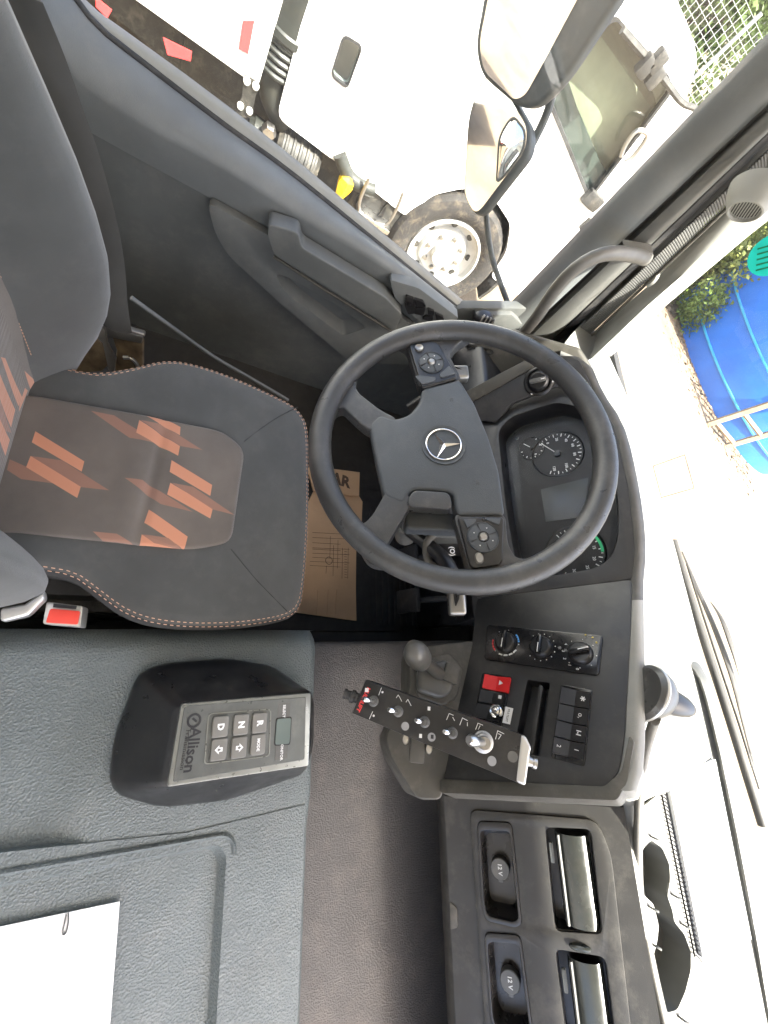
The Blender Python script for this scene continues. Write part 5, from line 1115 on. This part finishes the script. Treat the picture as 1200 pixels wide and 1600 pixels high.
for (p0, p1, r_, m_, nm) in (((385, 205), (415, 220), .10, 'stack_dark', 'air_tank'), ((430, 222), (495, 262), .12, 'chassis', 'air_tank'), ((575, 300), (585, 300), .05, 'stack_dark', 'filter_can')):
    a, c_ = ox(p0, TX-.08), ox(p1, TX-.08); ff = Fr(a, V((0, 0, 1)), V((1, 0, 0)));
    L_ = (c_-a).length; d = (c_-a).normalized(); ff = Fr(a, d.cross(V((0, 0, 1))), V((0, 0, 1)))
    if ff.n.dot(d) < 0: ff = Fr(a, -ff.u, ff.v)
    prof_ = [(0, -.01), (r_*.8, 0), (r_, .03)]
    n_r = 5
    for k in range(n_r): z = .03+(L_-.06)*(k+.5)/n_r; prof_ += [(r_, z-.012), (r_*1.06, z-.006), (r_*1.06, z+.006), (r_, z+.012)]
    prof_ += [(r_, L_-.03), (r_*.8, L_), (0, L_+.01)]
    b = B(); b.lathe(prof_, ff.mat(), 22); b.done(nm, m_, tr)
b = B(); q = ox((420, 207), TX+.02); b.lathe([(0, .02), (.035, .02), (.045, .0), (.045, -.03)], Fr(q, (0, 1, 0), (0, 0, 1)).mat(), 6); b.done('valve', 'steel', tr)
b = B(); b.prism([ox(p, TX-.5) for p in ((500, 240), (545, 262), (560, 330), (515, 330), (495, 292))], V((-.2, 0, 0))); b.done('battery_box', 'chassis', tr, 0)
b = B(); b.tube(resample([ox(p, TX+.0) for p in ((530, 240), (545, 275), (568, 292), (585, 298))], 10), .045, 12); b.done('intake_hose', 'stack_dark', tr)
b = B(); b.box((TX-.12, ox((600, 320), TX).y+.02, -.62), (.2, .36, .2), None, .03); b.done('tool_box', 'chassis', tr)
b = B(); b.tube(resample([ox(p, TX+.06) for p in ((577, 278), (562, 315), (567, 335), (600, 352), (618, 330), (630, 300))], 20), .012, 8); b.done('step_loop', 'dull_steel', tr)
b = B(); b.box((TX+.02, ox((583, 338), TX).y, ox((583, 338), TX).z), (.12, .28, .04), None, .01); b.done('step_tread', 'steel', tr)
b = B(); b.box((TX-.55, 1.40, -.42), (.6, 1.15, .66), None, .03); b.done('wheel_housing', 'chassis', tr)
b = B(); b.box((TX-.30, .78, -.60), (.40, .34, .34), None, .03); b.done('battery_cover', 'chassis', tr)
# front wheel
wc = ox((692, 402), TX+.02); wf = Fr(wc, (0, 1, 0), (0, 0, 1)); wf = wf if wf.n.x > 0 else Fr(wc, (0, -1, 0), (0, 0, 1))
b = B(); b.lathe([(.30, -.02), (.34, .01), (.40, .018), (.45, .005), (.475, -.03), (.48, -.09), (.48, -.2), (.45, -.26), (.3, -.26)], wf.mat(), 48); wt = b.done('tyre', 'tyre', tr, 30)
b = B()
for k in range(44): b.box((.468, 0, -.13), (.03, .026, .16), wf.mat(0, 0, 0, 2*math.pi*k/44), .003, 1)
o = b.done('tread_block', 'tyre', tr, 0); o['kind'] = 'stuff'
b = B(); b.lathe([(.305, -.02), (.30, .0), (.285, .0), (.275, -.05), (.20, -.09), (.185, -.05), (.10, -.045), (.095, -.02), (.085, .005), (0, .01)], wf.mat(), 40); rmo = b.done('wheel_rim', 'rim_paint', tr, 40)
for k in range(8):
    a = 2*math.pi*k/8; b = B(); b.lathe([(0, .03), (.016, .03), (.018, 0)], wf.mat(.145*math.cos(a), .145*math.sin(a), -.05), 6); b.done('wheel_nut', 'dull_steel', rmo)
    b = B(); b.lathe([(0, 0), (.026, 0), (.028, -.01)], wf.mat(.236*math.cos(a+.3), .236*math.sin(a+.3), -.066), 10); b.done('hand_hole', 'chassis', rmo)
b = B(); rows = []
for r_, x in ((.62, -.02), (.60, -.02), (.58, -.3)):
    rows.append([V((TX+x, wc.y+r_*math.cos(R(a)), wc.z+r_*math.sin(R(a)))) for a in range(-15, 196, 10)])
b.skin(rows, .01); b.done('wheel_arch', 'chassis', tr, 40)

# --- blue mesh crates and a yellow funnel seen under the truck
def crate(p, x, size, label):
    c_ = ox(p, x); t = thing('crate', label, 'crate', (c_.x, c_.y, c_.z-size[2]/2), 'blue crates beyond the truck'); b = B(); b.box(c_, size, None, .01); b.done('crate_body', 'crate_blue', t)
    b = B()
    for k in range(6):
        b.box((c_.x+size[0]/2+.004, c_.y-size[1]/2+size[1]*(k+.5)/6, c_.z), (.01, .012, size[2]*.96)); b.box((c_.x+size[0]/2+.004, c_.y, c_.z-size[2]/2+size[2]*(k+.5)/6), (.008, size[1]*.96, .012))
    o = b.done('crate_grid', 'tank_blue', t, 0); o['kind'] = 'stuff'
crate((520, 285), -4.6, (.5, .8, .9), 'blue mesh crate under the white cab near the yellow funnel')
crate((280, 105), -4.2, (.5, .7, .5), 'blue mesh crate under the cargo box at the photo top')
yc = ox((538, 290), TX+.03); b = B(); b.lathe([(.0, -.09), (.03, -.08), (.05, -.02), (.058, .02), (.05, .05), (.02, .07), (0, .075)], Matrix.Translation(yc), 6, 1, 1); tag(b.done('yellow_cap', 'yellow', None, 30), 'bright yellow plastic cap on the truck chassis', 'cap')

# --- blue water tank, wooden ladder, litter strip
tc_ = V((-5.55, 11.1, GZ)); tr_ = 2.35
tk = thing('water_tank', 'large round blue water tank standing in the yard', 'water tank', tc_)
b = B(); b.lathe([(tr_, 0), (tr_, 2.4), (tr_*.98, 2.45), (0, 2.5)], Matrix.Translation(tc_), 72); b.done('tank_wall', 'tank_blue', tk, 50)
for h in (.36, .97, 1.6):
    b = B(); b.lathe([(tr_+.002, h-.02), (tr_+.03, h-.012), (tr_+.03, h+.012), (tr_+.002, h+.02)], Matrix.Translation(tc_), 72); b.done('tank_rib', 'tank_rib', tk, 50)
pt = oz((1140, 672), GZ); dirx = V((.9, -.1, 0)).normalized()
ld = thing('wooden_ladder', 'pale wooden ladder frame leaning on the blue tank', 'ladder', pt)
l0, l1 = oz((1106, 663), GZ), oz((1135, 697), GZ)
for q in (l0, l1): b = B(); b.tube([q, q+V((-.05, .35, 1.9))], .06, 4); b.done('ladder_rail', 'wood', ld, 0)
for k in range(5):
    t = .12+.4*k; a, c_ = l0+V((-.05, .35, 1.9))*(t/1.9), l1+V((-.05, .35, 1.9))*(t/1.9); b = B(); b.tube([a, c_], .04, 4); b.done('ladder_rung', 'wood', ld, 0)
b = B(); rnd = random.Random(3)
for k in range(1500):
    a = R(rnd.uniform(195, 345)); r_ = tr_+abs(rnd.gauss(0, .38))+.02; p = tc_+V((math.cos(a)*r_, math.sin(a)*r_, .006)); s_ = rnd.uniform(.02, .06); ang = rnd.random()*6.28; tl_ = rnd.uniform(-.5, .5)
    u_ = V((math.cos(ang), math.sin(ang), tl_*.4))*s_; v_ = V((-math.sin(ang), math.cos(ang), .3))*s_*.6; b.face([p-u_, p-v_, p+u_, p+v_])
o = tag(b.done('leaf_litter', 'leaf_litter', None, 0), 'dry brown leaf litter round the foot of the blue tank', 'leaf litter'); o['kind'] = 'stuff'

# --- shrubs and hedge trees
def foliage(name, label, base, rx, ry, hz, nleaf, lsize, m_, seed, group=None, low=.05, stem=.05):
    rnd = random.Random(seed); base = V(base); t = thing(name, label, 'shrub' if 'shrub' in name else 'tree', base, group); b = B(); tips = []
    for k in range(7):
        a = rnd.random()*6.28; e = base+V((math.cos(a)*rx*rnd.uniform(.2, .7), math.sin(a)*ry*rnd.uniform(.2, .7), hz*rnd.uniform(.45, .95))); mid = base.lerp(e, .5)+V((rnd.uniform(-.1, .1), rnd.uniform(-.1, .1), .1)); b.tube([base+V((0, 0, -.03)), mid, e], [stem, stem*.6, stem*.2], 6); tips.append(e)
    b.done('trunk', 'bark', t, 60)
    cl = [(base+V((rnd.gauss(0, .42)*rx, rnd.gauss(0, .42)*ry, hz*(low+(1-low)*rnd.random()**.8))), rnd.uniform(.12, .3)*min(rx, ry)) for _ in range(46)]
    vs, fs_ = [], []
    for k in range(nleaf):
        c_, r_ = cl[k % len(cl)]; p = c_+V((rnd.gauss(0, r_), rnd.gauss(0, r_), rnd.gauss(0, r_*.8)))
        if p.z < base.z+.02: p.z = base.z+.02+rnd.random()*.1
        d = V((rnd.gauss(0, 1), rnd.gauss(0, 1), rnd.gauss(0, .7))).normalized(); e = d.cross(V((rnd.gauss(0, 1), rnd.gauss(0, 1), rnd.gauss(0, 1)))).normalized(); s_ = lsize*rnd.uniform(.6, 1.3)
        i = len(vs); vs += [p-d*s_, p-e*s_*.45+d*s_*.1, p+d*s_, p+e*s_*.45+d*s_*.1]; fs_.append((i, i+1, i+2, i+3))
    me = bpy.data.meshes.new('crown'); me.from_pydata(vs, [], fs_); me.materials.append(MATS[m_]); link('crown', me, t); return t
foliage('shrub', 'low bright green shrub at the left foot of the blue tank', oz((1062, 505), GZ)+V((-.1, .2, 0)), .55, .5, .8, 5200, .045, 'leaf_a', 11)
foliage('shrub', 'leafy shrub behind the pillar left of the blue tank', oz((1045, 445), GZ)+V((-.4, .6, 0)), 1.2, 1.2, 1.5, 9000, .055, 'leaf_b', 12)
foliage('shrub', 'small weed clump beside the wooden ladder', oz((1175, 700), GZ), .3, .3, .35, 900, .035, 'leaf_b', 13, stem=.01)
gt = 'trees beyond the yard'
for i, (x, y, h, rx, m_, lb) in enumerate(((-9.5, 10.5, 4.2, 1.6, 'leaf_b', 'yellow green tree just beyond the left shrub'), (-10.6, 13.6, 5.0, 2.0, 'leaf_a', 'tall green tree rising behind the blue tank at left'), (-7.2, 15.5, 4.6, 1.9, 'leaf_b', 'broad tree directly behind the blue tank'), (-12.5, 8.6, 4.4, 1.6, 'leaf_c', 'dark green tree behind the wire fence beside the parked truck'), (-13.6, 6.0, 4.6, 1.7, 'leaf_a', 'green tree behind the wire fence above the truck mirror'), (-3.4, 17.5, 4.2, 1.9, 'leaf_c', 'tree farthest right behind the blue tank'))):
    foliage('yard_tree', lb, (x, y, GZ), rx, rx, h, 9000, .085, m_, 30+i, gt, .12, .09)
# --- wire fence between the truck and the trees
fe = thing('wire_fence', 'galvanised wire mesh fence in front of the far trees', 'fence', (-8.6, 5.5, GZ))
fa, fb = V((-9.6, 1.5, GZ)), V((-8.4, 9.0, GZ))
for k in range(4):
    p = fa.lerp(fb, k/3); b = B(); b.tube([p, p+V((0, 0, 2.6))], .03, 8); b.done('fence_post', 'wire', fe)
b = B()
for k in range(76): p = fa.lerp(fb, k/75); b.box((p.x, p.y, GZ+1.3), (.005, .005, 2.4))
for k in range(24):
    z = GZ+.12+.104*k; d = fb-fa; m_ = Matrix.Translation((fa+fb)/2+V((0, 0, z-GZ))) @ Matrix.Rotation(math.atan2(d.y, d.x), 4, 'Z'); b.box((0, 0, 0), (d.length, .005, .005), m_)
o = b.done('fence_wire', 'wire', fe, 0); o['kind'] = 'stuff'
